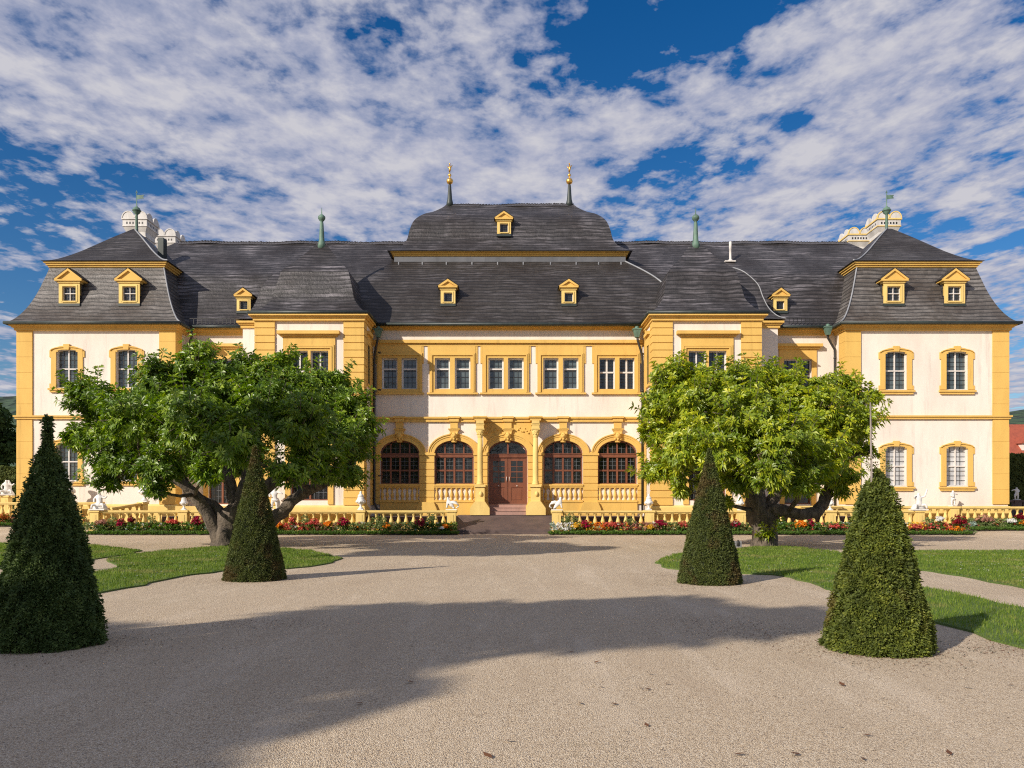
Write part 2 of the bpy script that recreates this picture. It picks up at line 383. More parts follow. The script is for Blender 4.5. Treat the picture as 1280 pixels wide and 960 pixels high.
def gutter(x0, x1, y, z, name='gutter', mat='darkcopper', yb=None):
    mb = MB(); r = .09
    mb.tube([(x0, y, z), (x1, y, z)], r, 8)
    if yb:
        mb.tube([(x0 + .02, y + .05, z), (x0 + .02, yb, z)], r * .9, 8); mb.tube([(x1 - .02, y + .05, z), (x1 - .02, yb, z)], r * .9, 8)
    part(mb, name, mat)
def cornice(mb, x0, x1, y0, y1, z0, z1, proj=.28):
    h = z1 - z0
    mb.box(x0 - proj * .35, x1 + proj * .35, y0 - proj * .35, y1, z0, z0 + h * .45)
    mb.box(x0 - proj * .65, x1 + proj * .65, y0 - proj * .65, y1, z0 + h * .45 , z0 + h * .7)
    mb.box(x0 - proj, x1 + proj, y0 - proj, y1, z0 + h * .7, z1)

# window builders: mesh cached by key, coordinates local to opening bottom centre on the wall face
_cache = {}
def sashes(w, h, cols, transom, rows, vm, rise=0, bar=.018, fw=.055, mull=.05, tb=.04):
    """frame mesh (wood + lead bars) of an opening w x h; glass set back"""
    fr = MB(); y = .16
    hw = w / 2
    fr.box(-hw, -hw + fw, y, y + .08, 0, h - rise * .6); fr.box(hw - fw, hw, y, y + .08, 0, h - rise * .6); fr.box(-hw + fw, hw - fw, y, y + .08, 0, fw)
    if rise: fr.arc_band(0, h - rise, hw - fw, rise - fw * .6, fw, y, y + .08)
    else: fr.box(-hw + fw, hw - fw, y, y + .08, h - fw, h)
    if transom: fr.box(-hw + fw, hw - fw, y - .02, y + .06, transom - tb, transom + tb)
    if vm: fr.box(-mull, mull, y - .012, y + .07, fw, h - fw * .6)
    ld = MB()
    for k in range(1, cols):
        x = -hw + fw + (w - 2 * fw) * k / cols
        if vm and abs(x) < .04: continue
        top = h - rise * (1 - math.sqrt(max(0, 1 - (x / hw) ** 2))) - fw
        ld.box(x - bar / 2, x + bar / 2, y + .03, y + .05, fw, top)
    for k in range(1, rows):
        z = fw + (h - 2 * fw) * k / rows
        hw2 = hw
        if z > h - rise: hw2 = hw * math.sqrt(max(0, 1 - ((z - h + rise) / rise) ** 2))
        ld.box(-hw2 + fw, hw2 - fw, y + .028, y + .048, z - bar / 2, z + bar / 2)
    gl = MB()
    if rise:
        n = 14; pts = [(-hw, 0), (hw, 0)] + [(hw * math.cos(PI * i / n), h - rise + rise * math.sin(PI * i / n)) for i in range(n + 1)]
        gl.face([(x, y + .06, z) for x, z in pts])
    else: gl.face([(-hw, y + .06, 0), (hw, y + .06, 0), (hw, y + .06, h), (-hw, y + .06, h)])
    return fr, ld, gl
def add_sash(parent, x, y, z, key, args, fmat, gmat, lead='iron'):
    if key not in _cache:
        fr, ld, gl = sashes(*args)
        i = len(fr.v); fr.v += ld.v; fr.f += [tuple(i + k for k in f) for f in ld.f]; fr.mi += [1] * len(ld.f); fr.uv += ld.uv; fr.smooth += ld.smooth
        _cache[key] = (fr.mesh('window_frame', [fmat, lead]), gl.mesh('glass', [gmat]))
    a, g = _cache[key]
    p = Vector((x, y, z))
    link('window_frame', a, parent, p); return link('glass', g, parent, p)

# ---- walls ------------------------------------------------------
WL0, WL1, WR0, WR1 = -26.88, -18.3, 18.12, 26.97
PL0, PL1, PR0, PR1 = -13.06, -7.58, 7.20, 12.67
EZ = 11.0
# centre: arches and upper windows
arch_c = [499.8, 567.7, 634.8, 703.8, 771.8]
AH = 1.065; AS = 4.27; AR = .70; ATOP = AS + AR
ups = [((477.4, 497), (502, 521.7)), ((543.5, 562.5), (568.5, 588)), ((610.5, 629.5), (635, 654.5)), ((679, 698), (703.5, 723)), ((749, 768.5), (774, 793))]
ops = []
for i, c in enumerate(arch_c):
    xc = X(c, DC); ops.append((xc - AH, xc + AH, 2.58 if i != 2 else 1.5, ATOP, AR))
UZ0, UZ1 = Z(487, DC), Z(447.5, DC)
for pr in ups:
    for a, b_ in pr: ops.append((X(a, DC), X(b_, DC), UZ0, UZ1, 0))
mb = MB(); mb.wall(PL1, PR0, .0, EZ, DC, ops, .34); mb.box(PL1, PR0, DC + .342, DC + 11, 0, EZ); part(mb, 'wall', ['plaster'])
# pavilions
PS = DP / F
pav_win = {}
for side, (x0, x1, cpx) in dict(l=(PL0, PL1, 386.8), r=(PR0, PR1, 884)).items():
    xc = X(cpx, DP); uz0, uz1 = Z(487, DP), Z(438.6, DP)
    pav_win[side] = (xc, uz0, uz1)
    o2 = [(xc - .97, xc - .07, uz0, uz1, 0), (xc + .12 - .05, xc + .97, uz0, uz1, 0), (xc - .95, xc + .95, 1.7, 4.9, .6)]
    mb = MB(); mb.wall(x0, x1, 0, EZ, DP, o2, .3); mb.box(x0, x1, DP + .302, 47, 0, EZ); part(mb, 'wall', ['plaster'])
    mb2 = MB()
    # side window opening suggestion is built later as a framed window on the inner side
# rear bodies beside the pavilions
BL, BR = -14.3, 14.12
mb = MB(); mb.box(BL, PL0 + .002, DB, 47, 0, EZ); part(mb, 'wall', ['plaster'])
mb = MB(); mb.box(PR1 - .002, BR, DB, 47, 0, EZ); part(mb, 'wall', ['plaster'])
# links
link_c = {'l': 277.0, 'r': 997.0}
for side, (x0, x1) in dict(l=(WL1, BL), r=(BR, WR0)).items():
    xc = X(link_c[side], DL)
    z0, z1 = Z(490, DL), Z(449, DL)
    mb = MB(); mb.wall(x0, x1, 0, EZ + .1, DL, [(xc - .78, xc + .78, z0, z1, 0), (xc - .75, xc + .75, 1.5, 4.4, .4)], .3)
    mb.box(x0, x1, DL + .302, 54.2, 0, EZ + .1); part(mb, 'wall', ['plaster'])
# wings
wing_win = {'l': ((84.2, 437, 484.6), (158.5, 437, 484.6), (84.2, 553, 601), (158.5, 553, 601)),
            'r': ((1119.8, 439.5, 487), (1196, 439.5, 487), (1119.8, 557.7, 607.5), (1196, 557.7, 607.5))}
for side, (x0, x1) in dict(l=(WL0, WL1), r=(WR0, WR1)).items():
    o2 = []
    for cx, t, b_ in wing_win[side]:
        xc = X(cx, DW); o2.append((xc - .59, xc + .59, Z(b_, DW), Z(t, DW), .12))
    mb = MB(); mb.wall(x0, x1, 0, EZ, DW, o2, .3); mb.box(x0, x1, DW + .302, 52.8, 0, EZ)
    # returns beside the front sheet
    mb.face([(x0, DW, 0), (x0, DW, EZ), (x0, DW + .302, EZ), (x0, DW + .302, 0)]); mb.face([(x1, DW, 0), (x1, DW + .302, 0), (x1, DW + .302, EZ), (x1, DW, EZ)])
    part(mb, 'wall', ['plaster'])
for x0, x1, y in ((PL0, PL1, DP), (PR0, PR1, DP)):
    mb = MB()
    for x in (x0, x1): mb.face([(x, y, 0), (x, y + .302, 0), (x, y + .302, EZ), (x, y, EZ)])
    part(mb, 'wall', ['plaster'])

# ---- plinths ------------------------------------------------------
def plinth(x0, x1, y, z, side=True):
    mb = MB(); e = .1 if side else 0
    mb.box(x0 - e, x1 + e, y - .12, y + 1.2, 0, z - .1); mb.prism_x([(y - .12, z - .1), (y - .02, z), (y + .9, z), (y + .9, z - .1)], x0 - e, x1 + e); part(mb, 'plinth', ['ochre_pale'])
plinth(WL0, WL1, DW, 1.5); plinth(WR0, WR1, DW, 1.4); plinth(PL0, PL1, DP, 1.45); plinth(PR0, PR1, DP, 1.45)
for x0, x1 in ((WL1 + .2, PL0 - .2), (PR1 + .2, WR0 - .2)):
    mb = MB(); mb.box(x0, x1, DB + .5, DL + .01, 0, 1.4); part(mb, 'plinth', ['ochre_pale'])
# ---- wing pilasters, cornices, string courses
for x0, x1 in ((WL0, WL1), (WR0, WR1)):
    for a, b_ in ((x0 - .03, x0 + .83), (x1 - .86, x1 + .03)):
        mb = MB(); y0 = DW - .07
        z = 1.5
        seams = [1.5, 2.3, 3.15, 4.0, 4.9, 5.7, 6.1, 6.95, 7.8, 8.65, 9.5, 10.35, 10.93]
        for i in range(len(seams) - 1):
            if 5.65 < seams[i] < 5.75: continue
            mb.box(a, b_, y0, DW + (.8 if (a < x0 or b_ > x1) else .02), seams[i] + .006, seams[i + 1] - .006)
        mb.box(a + .01, b_ - .01, y0 + .012, DW + .79, 1.5, 10.93)
        part(mb, 'pilaster', ['ochre'])
    mb = MB(); cornice(mb, x0, x1, DW - .07, 52.9, 10.93, 11.24, .30); part(mb, 'cornice', ['ochre'])
    mb = MB(); z = Z(523.5, DW); mb.box(x0 - .1, x1 + .1, DW - .12, DW + 2, z - .02, z + .09); mb.box(x0 - .16, x1 + .16, DW - .18, DW + 2, z + .09, z + .17); part(mb, 'string_course', ['ochre'])
# ---- wing windows
def wing_window(side, cx, t, b_, gmat):
    xc, z0, h = X(cx, DW), Z(b_, DW), Z(t, DW) - Z(b_, DW)
    key = ('ww', round(h, 2))
    if key not in _cache:
        mb = MB(); w = .59; sw = .27
        for s in (-1, 1):
            xs = sorted((s * w, s * (w + sw))); mb.box(xs[0], xs[1], -.06, .005, 0, h - .12)
            xs = sorted((s * (w + sw), s * (w + sw + .09)));
            mb.box(xs[0], xs[1], -.05, .004, 0, .22); mb.box(xs[0], xs[1], -.05, .004, h - .42, h - .05)
        mb.arc_band(0, h - .12, w, .12, sw * .8, -.06, .005, n=12)
        mb.box(-w - sw + .02, -w + .1, -.055, .003, h - .13, h + .02); mb.box(w - .1, w + sw - .02, -.055, .003, h - .13, h + .02)
        mb.prism([(-.13, h - .02), (.13, h - .02), (.17, h + .28), (-.17, h + .28)], -.12, 0)
        mb.arc_band(0, h - .06, w + sw - .02, .17, .05, -.11, .002, n=12)
        mb.box(-w - sw - .13, w + sw + .13, -.16, .16, -.14, -.04); mb.box(-w - sw - .05, w + sw + .05, -.1, .16, -.26, -.14); mb.box(-w, w, .02, .16, -.04, .0)
        _cache[key] = mb.mesh('window', ['ochre'])
    w = link('window', _cache[key], palace, Vector((xc, DW, z0)) + POFF)
    add_sash(w, 0, 0, 0, ('ws', round(h, 2), gmat), (1.18, h, 4, h * .5, 8, True, .12, .018, .045, .032, .032), 'woodwhite', gmat)
    return w
for side in 'lr':
    for i, (cx, t, b_) in enumerate(wing_win[side]):
        gm = 'glassgrey' if i < 2 else ('blind' if side == 'r' else 'glassgrey')
        w = wing_window(side, cx, t, b_, gm)
        if gm == 'blind': w['label'] = 'ochre framed window with white blinds behind the panes'

# ---- centre facade dressings
z_s0, z_s1 = 5.97, 6.24
# string course breaking forward over the two columns and keystones
mb = MB(); y = DC
mb.box(PL1, PR0, y - .12, y + .01, z_s0, z_s1 - .1); mb.box(PL1, PR0, y - .2, y + .01, z_s1 - .1, z_s1)
for c in arch_c:
    xc = X(c, DC); mb.box(xc - .26, xc + .26, y - .24, y - .11, z_s0, z_s1 - .08); mb.box(xc - .32, xc + .32, y - .3, y - .19, z_s1 - .08, z_s1 + .015)
XCL, XCR = X(600, 42.72), X(669.5, 42.72)
for xc in (XCL, XCR):
    mb.box(xc - .29, xc + .29, 42.64, y - .1, z_s0, z_s1 - .12); mb.box(xc - .37, xc + .37, 42.57, y - .18, z_s1 - .12, z_s1 - .04)
part(mb, 'string_course', ['ochre'])
# upper main cornice
mb = MB(); cornice(mb, PL1 + .15, PR0 - .15, DC, DC + 1, Z(413, DC), 11.14, .3); part(mb, 'cornice', ['ochre'])
# long lintel cornice over the upper windows
mb = MB()
zc0, zc1 = Z(434, DC), Z(425.5, DC)
mb.box(PL1, PR0, DC - .07, DC + .01, zc0 + .06, zc0 + .2); mb.box(PL1, PR0, DC - .19, DC + .01, zc0 + .2, zc1)
frames = [(468.6, 529.7), (534.6, 597), (600.5, 663.5), (669.5, 732), (740, 802)]
part(mb, 'window_cornice', ['ochre'])
for (a, b_), pr, k in zip(frames, ups, range(5)):
    ax, bx = X(a, DC), X(b_, DC); z0, z1 = Z(491, DC), Z(434, DC)
    xm = (ax + bx) / 2
    mb = MB()
    holes = [(X(p, DC) , X(q, DC), UZ0, UZ1, 0) for p, q in pr]
    mb.wall(ax + .1, bx - .1, z0, z1 + .06, DC - .06, holes, .06)
    mb.box(ax + .1, ax + .104, DC - .06, DC, z0, z1 + .06); mb.box(bx - .104, bx - .1, DC - .06, DC, z0, z1 + .06)
    # raised architrave around the pair
    l, r = holes[0][0], holes[1][1]
    for e, yy in ((.27, .10), (.20, .125)):
        mb.box(l - e, l - e + .07, DC - yy, DC - .059, z0 + .02, UZ1 + e); mb.box(r + e - .07, r + e, DC - yy, DC - .059, z0 + .02, UZ1 + e)
        mb.box(l - e + .07, r + e - .07, DC - yy, DC - .059, UZ1 + e - .07, UZ1 + e)
    # ears
    mb.box(ax, ax + .1, DC - .045, DC, UZ1 - .3, z1 + .06); mb.box(bx - .1, bx, DC - .045, DC, UZ1 - .3, z1 + .06)
    mb.box(ax - .02, bx + .02, DC - .15, DC, z0 - .09, z0)
    for (xa, xb, za, zb, _) in holes:
        mb.box(xa, xb, DC - .02, DC + .14, za - .002, za + .03)
    w = part(mb, 'window', ['ochre'])
    for (xa, xb, za, zb, _) in holes:
        if k == 4: args = (xb - xa, zb - za, 6, .95, 9, True, 0, .02, .055, .045)
        else: args = (xb - xa, zb - za, 3, 1.13, 5, False, 0, .02, .085)
        add_sash(w, (xa + xb) / 2, DC, za, ('cs', k, round(xa)), args, 'woodwhite', 'glassgrey' if k != 4 else 'glass')
# small drain pegs
# arches
for i, c in enumerate(arch_c):
    xc = X(c, DC)
    mb = MB()
    mb.arc_band(xc, AS, AH, AR, .2, DC - .07, DC + .02); mb.arc_band(xc, AS, AH + .2, AR + .2, .1, DC - .1, DC + .02); mb.arc_band(xc, AS, AH + .3, AR + .3, .06, DC - .14, DC + .02)
    part(mb, 'arch_moulding', ['ochre'])
    # keystone mask bracket
    mb = MB()
    mb.box(xc - .2, xc + .2, DC - .16, DC, 5.62, 5.97); mb.box(xc - .31, xc + .31, DC - .22, DC, 5.54, 5.6); mb.box(xc - .25, xc + .25, DC - .17, DC, 5.46, 5.54)
    mb.frustum((xc, DC - .08), .13, .12, 4.86, .22, .15, 5.45)
    ks = part(mb, 'keystone', ['ochre'])
    mb = MB(); mb.sphere((xc, DC - .22, 5.2), .15, 12, 0, 1.3); mb.sphere((xc, DC - .36, 5.17), .035, 6, 0, 1.5); mb.sphere((xc - .06, DC - .34, 5.26), .03, 6); mb.sphere((xc + .06, DC - .34, 5.26), .03, 6)
    for s in (-1, 1):
        mb.sphere((xc + s * .17, DC - .19, 5.33), .08, 8); mb.sphere((xc + s * .15, DC - .2, 5.02), .07, 8)
    mb.sphere((xc, DC - .28, 5.02), .07, 8)
    mk = part(mb, 'carved_mask', ['ochre'], ks)
# piers between arches (rusticated)
edges = [PL1] + sum([[X(c, DC) - AH, X(c, DC) + AH] for c in arch_c], []) + [PR0]
def rust(mb, x0, x1, y0, y1, z0, z1, st=.40, g=.035, m=0):
    n = max(1, round((z1 - z0) / st)); h = (z1 - z0) / n
    for i in range(n): mb.box(x0, x1, y0, y1, z0 + i * h + g / 2, z0 + (i + 1) * h - g / 2, m)
    mb.box(x0 + g, x1 - g, y0 + g, y1, z0, z1, m)
for i in range(0, len(edges), 2):
    a, b_ = edges[i], edges[i + 1]
    mb = MB(); rust(mb, a + .01, b_ - .01, DC - .1, DC + .2, 1.5, AS - .12)
    mb.box(a - .02 if i else a, b_ + .05 if i < 10 else b_, DC - .15, DC + .15, AS - .12, AS); mb.box(a + .02, b_ - .02, DC - .11, DC + .1, AS, AS + .06)
    if 0 < i < 10: mb.prism([(a - .18, .0), (b_ + .18, .0), (b_ + .14, 1.25), (b_ - .02, 1.62), (a + .02, 1.62), (a - .14, 1.25)], DC - .3, DC)
    part(mb, 'pier', ['ochre'])
# dado panels with blind balusters
def baluster_prof(h, r): return [(r * .9, 0), (r * .9, h * .07), (r * .55, h * .1), (r * .6, h * .16), (r * 1.05, h * .3), (r * 1.1, h * .38), (r * .9, h * .5), (r * .5, h * .72), (r * .45, h * .8), (r * .8, h * .86), (r * .8, h * .92), (r * .9, h * .93), (r * .9, h)]
for i, c in enumerate(arch_c):
    if i == 2: continue
    xc = X(c, DC); mb = MB()
    mb.box(xc - AH, xc + AH, DC - .12, DC + .16, 2.40, 2.57); mb.box(xc - AH - .02, xc + AH + .02, DC - .16, DC + .02, 2.50, 2.575)
    mb.box(xc - AH, xc + AH, DC - .12, DC, 0, 1.72); mb.box(xc - AH, xc + AH, DC - .16, DC - .1, 1.6, 1.7)
    pn = part(mb, 'parapet_panel', ['ochre'])
    for k in range(8):
        bb = MB(); bb.lathe([(r, z) for r, z in baluster_prof(.68, .085)], (xc - AH + .12 + k * (2 * AH - .24) / 7, DC - .03, 1.72), 8)
        part(bb, 'baluster', ['ochre'], pn)
# arch windows
def arch_window(c, i):
    xc = X(c, DC); z0 = 2.58; y = DC + .14
    mb = MB(); hw = AH; H = ATOP - z0; fw = .08
    tz0, tz1 = 4.05 - z0, 4.27 - z0
    mb.box(-hw, -hw + fw, 0, .1, 0, AS - z0); mb.box(hw - fw, hw, 0, .1, 0, AS - z0); mb.box(-hw + fw, hw - fw, 0, .1, 0, fw)
    mb.box(-hw, hw, -.05, .1, tz0, tz1); mb.box(-hw + .02, hw - .02, -.08, .0, tz1 - .05, tz1)
    mb.arc_band(0, AS - z0, hw - fw, AR - fw, fw, 0, .1)
    mz = .76
    mb.box(-hw + fw, hw - fw, .012, .09, mz - .045, mz + .045)
    for k, wd in ((-1, .05), (0, .05), (1, .05)):
        x = k * (hw - fw / 2) / 2 * 1.0
        mb.box(x - wd, x + wd, -.01, .092, fw, tz0); mb.box(x - .04, x + .04, .0, .088, tz1, AS - z0 + AR * math.sqrt(1 - (x / hw) ** 2) - .03)
    # casement stiles
    cw = (2 * hw - 2 * fw) / 4
    for q in range(4):
        xa = -hw + fw + q * cw
        for (za, zb) in ((fw, mz - .045), (mz + .045, tz0)):
            if q == 1 and i == 0 and za < .5: continue
            mb.box(xa + cw / 2 - .01, xa + cw / 2 + .01, .04, .06, za, zb, 1)
            n = 3
            for r_ in range(1, n): zz = za + (zb - za) * r_ / n; mb.box(xa + .05, xa + cw - .05, .041, .061, zz - .008, zz + .008, 1)
        mb.box(xa + cw / 2 - .009, xa + cw / 2 + .009, .04, .06, tz1, tz1 + AR * .62, 1)
        mb.box(xa + .04, xa + cw - .04, .041, .061, tz1 + .28, tz1 + .296, 1) if q in (1, 2) else mb.box(xa + (.12 if q == 0 else .04), xa + cw - (.04 if q == 0 else .12), .041, .061, tz1 + .28, tz1 + .296, 1)
    w = mb.build('window', ['wood', 'camedark'], palace, Vector((xc, y, z0)) + POFF)
    n = 18
    g = MB(); g.face([(-hw, .07, 0), (hw, .07, 0)] + [(hw * math.cos(PI * k / n), .07, AS - z0 + AR * math.sin(PI * k / n)) for k in range(n + 1)])
    g.build('glass', ['blackglass'], w)
    s = MB(); s.box(-hw, hw, -.14, .0, -.01, .03); s.build('sill', ['ochre'], w)
for i, c in enumerate(arch_c):
    if i != 2: arch_window(c, i)
# door
xc = X(arch_c[2], DC); y = DC + .16
mb = MB(); hw = AH
mb.box(xc - hw, xc - hw + .09, y, y + .1, 1.5, AS); mb.box(xc + hw - .09, xc + hw, y, y + .1, 1.5, AS)
mb.box(xc - hw, xc + hw, y - .05, y + .1, 4.05, 4.25); mb.box(xc - hw, xc + hw, y - .08, y, 4.2, 4.25); mb.arc_band(xc, AS, hw - .08, AR - .08, .08, y, y + .1)
mb.box(xc - .05, xc + .05, y - .02, y + .09, 4.25, ATOP - .02)
door = part(mb, 'door', ['wood'], None, 'red brown double door with glazed upper halves and arched fanlight')
for s in (-1, 1):
    a, b_ = sorted((xc + s * .012, xc + s * (hw - .09)))
    w = b_ - a; mb = MB()
    mb.box(a, a + .16, y + .02, y + .07, 1.5, 4.05); mb.box(b_ - .16, b_, y + .02, y + .07, 1.5, 4.05)
    mb.box(a + .16, b_ - .16, y + .02, y + .07, 1.5, 1.68); mb.box(a + .16, b_ - .16, y + .02, y + .07, 2.42, 2.68); mb.box(a + .16, b_ - .16, y + .02, y + .07, 3.86, 4.05)
    mb.box(a + .16, b_ - .16, y + .045, y + .065, 1.68, 2.42); mb.box(a + .22, b_ - .22, y + .03, y + .05, 1.75, 2.35)
    mb.box((a + b_) / 2 - .015, (a + b_) / 2 + .015, y + .03, y + .055, 2.68, 3.86)
    for zz in (2.97, 3.27, 3.56): mb.box(a + .16, b_ - .16, y + .031, y + .054, zz - .012 - (.015 if zz == 3.27 else 0), zz + .012 + (.015 if zz == 3.27 else 0))
    lf = part(mb, 'door_leaf', ['wood'], door)
    g = MB(); g.face([(a + .16, y + .05, 2.68), (b_ - .16, y + .05, 2.68), (b_ - .16, y + .05, 3.86), (a + .16, y + .05, 3.86)]); g.face([(a, y + .06, 4.25), (b_, y + .06, 4.25)] + ([(b_, y + .06, AS + .12), ((a + b_) / 2, y + .06, ATOP - .1), (a, y + .06, ATOP)] if s > 0 else [(b_, y + .06, ATOP), ((a + b_) / 2, y + .06, ATOP - .1), (a, y + .06, AS + .12)]))
    part(g, 'glass', ['blackglass'], door)
    h = MB(); h.tube([(xc + s * .08, y - .03, 2.75), (xc + s * .08, y - .03, 3.0)], .015, 6); h.sphere((xc + s * .5, y + .0, 2.5), .035, 8); part(h, 'handle', ['woodwhite'], door)
# ochre infill between the two columns
mb = MB()
def spandrel(mb, xa, xb, ztop, y0, y1, n=20):
    P = [(xc - (AH + .36) * math.cos(PI * k / n), AS + (AR + .36) * math.sin(PI * k / n)) for k in range(n + 1)]
    P = [p for p in P if xa < p[0] < xb]
    P = [(xa, AS)] + P + [(xb, AS)]
    for k in range(len(P) - 1): mb.prism([P[k], P[k + 1], (P[k + 1][0], ztop), (P[k][0], ztop)], y0, y1)
spandrel(mb, X(604, DC), X(666, DC), 5.97, DC - .045, DC + .01); part(mb, 'spandrel_panel', ['ochre'])
mb = MB()
for s in (-1, 1):
    for k in range(9): mb.sphere((xc + s * (.55 + .09 * k * 1.05), DC - .07, 5.55 + .12 * math.sin(k * 1.9) - .012 * k), .035 + .015 * (k % 3 == 0), 8)
part(mb, 'scroll_relief', ['ochre'])
# columns
for xq in (XCL, XCR):
    yq = 42.85
    mb = MB(); mb.lathe([(.20, 2.55), (.20, 2.62), (.165, 2.66), (.185, 2.7), (.15, 2.76), (.155, 3.2), (.15, 4.2), (.13, 5.08)], (xq, yq, 0), 16)
    cl = part(mb, 'column', ['ochre_pale'])
    mb = MB(); mb.box(xq - .30, xq + .30, 42.48, DC, 2.42, 2.55); mb.box(xq - .25, xq + .25, 42.55, DC, 1.65, 2.42)
    mb.prism([(xq - .52, .93), (xq + .52, .93), (xq + .52, 1.3), (xq + .27, 1.65), (xq - .27, 1.65), (xq - .52, 1.3)], 42.32, DC); mb.sphere((xq + .05, 42.54, 2.05), .1, 8, 0, 1.5)
    part(mb, 'pedestal', ['ochre_pale'], cl)
    mb = MB(); mb.lathe([(.13, 5.08), (.16, 5.1), (.14, 5.14), (.17, 5.3), (.24, 5.45)], (xq, yq, 0), 12)
    for k in range(8):
        a = k * PI / 4; mb.sphere((xq + .155 * math.cos(a), yq + .155 * math.sin(a), 5.25), .045, 6); mb.sphere((xq + .18 * math.cos(a + .4), yq + .18 * math.sin(a + .4), 5.40), .04, 6)
    mb.box(xq - .23, xq + .23, yq - .23, DC, 5.48, 5.55); mb.box(xq - .2, xq + .2, yq - .2, DC, 5.56, 5.74); mb.box(xq - .23, xq + .23, yq - .23, DC, 5.74, 5.80); mb.box(xq - .2, xq + .2, yq - .22, DC, 5.82, 5.97)
    part(mb, 'capital', ['ochre_pale'], cl)
# door steps + landing
for k, (yy, z) in enumerate(((42.62, 1.12), (42.95, 1.31), (43.25, 1.495))):
    mb = MB(); mb.box(XCL + .45, XCR - .45, yy, DC + .14, z - .19 if k else .93, z); mb.box(XCL + .43, XCR - .43, yy - .03, DC + .14, z, z + .02); part(mb, 'door_step', ['pinkstone'])

# ---- pavilion dressings
for side, (x0, x1) in dict(l=(PL0, PL1), r=(PR0, PR1)).items():
    for a, b_, edge in ((x0 - .05, x0 + .98, -1), (x1 - 1.0, x1 + .05, 1)):
        mb = MB(); rust(mb, a, b_, DP - .09, DP + .7, 1.45, 10.86, .375, .04); part(mb, 'rusticated_pilaster', ['ochre'])
    inner = x1 if side == 'l' else x0; s = 1 if side == 'l' else -1
    mb = MB(); xs = sorted((inner - .02, inner + s * .05)); rust(mb, xs[0], xs[1], DC - .75, DC - .12, 1.45, 10.86, .375, .04); part(mb, 'rusticated_pilaster', ['ochre'])
    # inner side window between the two pilasters
    zz0, zz1 = 7.8, 10.0; mb = MB(); xi = sorted((inner - .03, inner + s * .06))
    mb.box(xi[0], xi[1], DP + .8, DC - .85, zz1 - .15, zz1 + .35); mb.box(xi[0] - .12, xi[1] + .12, DP + .74, DC - .8, zz1 + .35, zz1 + .52)
    mb.box(xi[0], xi[1], DP + .8, DP + 1.0, zz0, zz1 - .15); mb.box(xi[0], xi[1], DC - 1.05, DC - .85, zz0, zz1 - .15); mb.box(xi[0] - .03, xi[1] + .03, DP + .78, DC - .83, zz0 - .12, zz0)
    w = part(mb, 'side_window', ['ochre'])
    g = MB(); xg = inner + s * .02; g.face([(xg, DP + 1.0, zz0), (xg, DC - 1.05, zz0), (xg, DC - 1.05, zz1 - .15), (xg, DP + 1.0, zz1 - .15)]); part(g, 'glass', ['glass'], w)
    mb = MB(); cornice(mb, x0, x1, DP - .09, 45, 10.84, 11.16, .28); part(mb, 'cornice', ['ochre'])
    mb = MB(); mb.box(x0 - .05, x1 + .05, DP - .11, DC - .2, z_s0, z_s1 - .1); mb.box(x0 - .12, x1 + .12, DP - .17, DC - .25, z_s1 - .1, z_s1); part(mb, 'string_course', ['ochre'])
    xc2, uz0, uz1 = pav_win[side]
    mb = MB(); a, b_ = xc2 - 1.33, xc2 + 1.33; z1 = Z(421, DP)
    holes = [(xc2 - .97, xc2 - .07, uz0, uz1, 0), (xc2 + .07, xc2 + .97, uz0, uz1, 0)]
    mb.wall(a, b_, uz0 - .2, z1, DP - .07, holes, .07); mb.box(a, a + .004, DP - .07, DP, uz0 - .2, z1); mb.box(b_ - .004, b_, DP - .07, DP, uz0 - .2, z1)
    for e, yy in ((.3, .11), (.2, .14)):
        l, r = holes[0][0], holes[1][1]
        mb.box(l - e, l - e + .08, DP - yy, DP - .069, uz0 - .18, uz1 + e); mb.box(r + e - .08, r + e, DP - yy, DP - .069, uz0 - .18, uz1 + e); mb.box(l - e + .08, r + e - .08, DP - yy, DP - .069, uz1 + e - .08, uz1 + e)
    zt = Z(414.5, DP)
    mb.box(a - .12, b_ + .12, DP - .17, DP, z1, z1 + .1); mb.box(a - .25, b_ + .25, DP - .32, DP, z1 + .1, zt); mb.box(a - .08, b_ + .08, DP - .18, DP, uz0 - .3, uz0 - .2)
    w = part(mb, 'window', ['ochre'])
    for (xa, xb, za, zb, _) in holes:
        add_sash(w, (xa + xb) / 2, DP, za, ('ps',), (.9, zb - za, 4, (zb - za) * .48, 8, True, 0, .018, .045, .035), 'woodwhite', 'glass')
    # ground floor arched opening
    mb = MB(); mb.arc_band(xc2, 4.3, .95, .6, .28, DP - .08, DP + .02); mb.box(xc2 - 1.23, xc2 - .95, DP - .08, DP, 1.5, 4.3); mb.box(xc2 + .95, xc2 + 1.23, DP - .08, DP, 1.5, 4.3)
    w = part(mb, 'window', ['ochre'])
    add_sash(w, xc2, DP, 1.7, ('pg',), (1.9, 3.2, 8, 2.5, 9, True, .6, .02, .07, .05), 'wood', 'blackglass', 'camedark')
    # rear body corner cornice
    bx = sorted((BL if side == 'l' else BR, x0 if side == 'l' else x1))
    mb = MB(); cornice(mb, bx[0] + (0 if side == 'l' else .35), bx[1] - (.35 if side == 'l' else 0), DB, 46, 10.86, 11.2, .26); part(mb, 'cornice', ['ochre'])
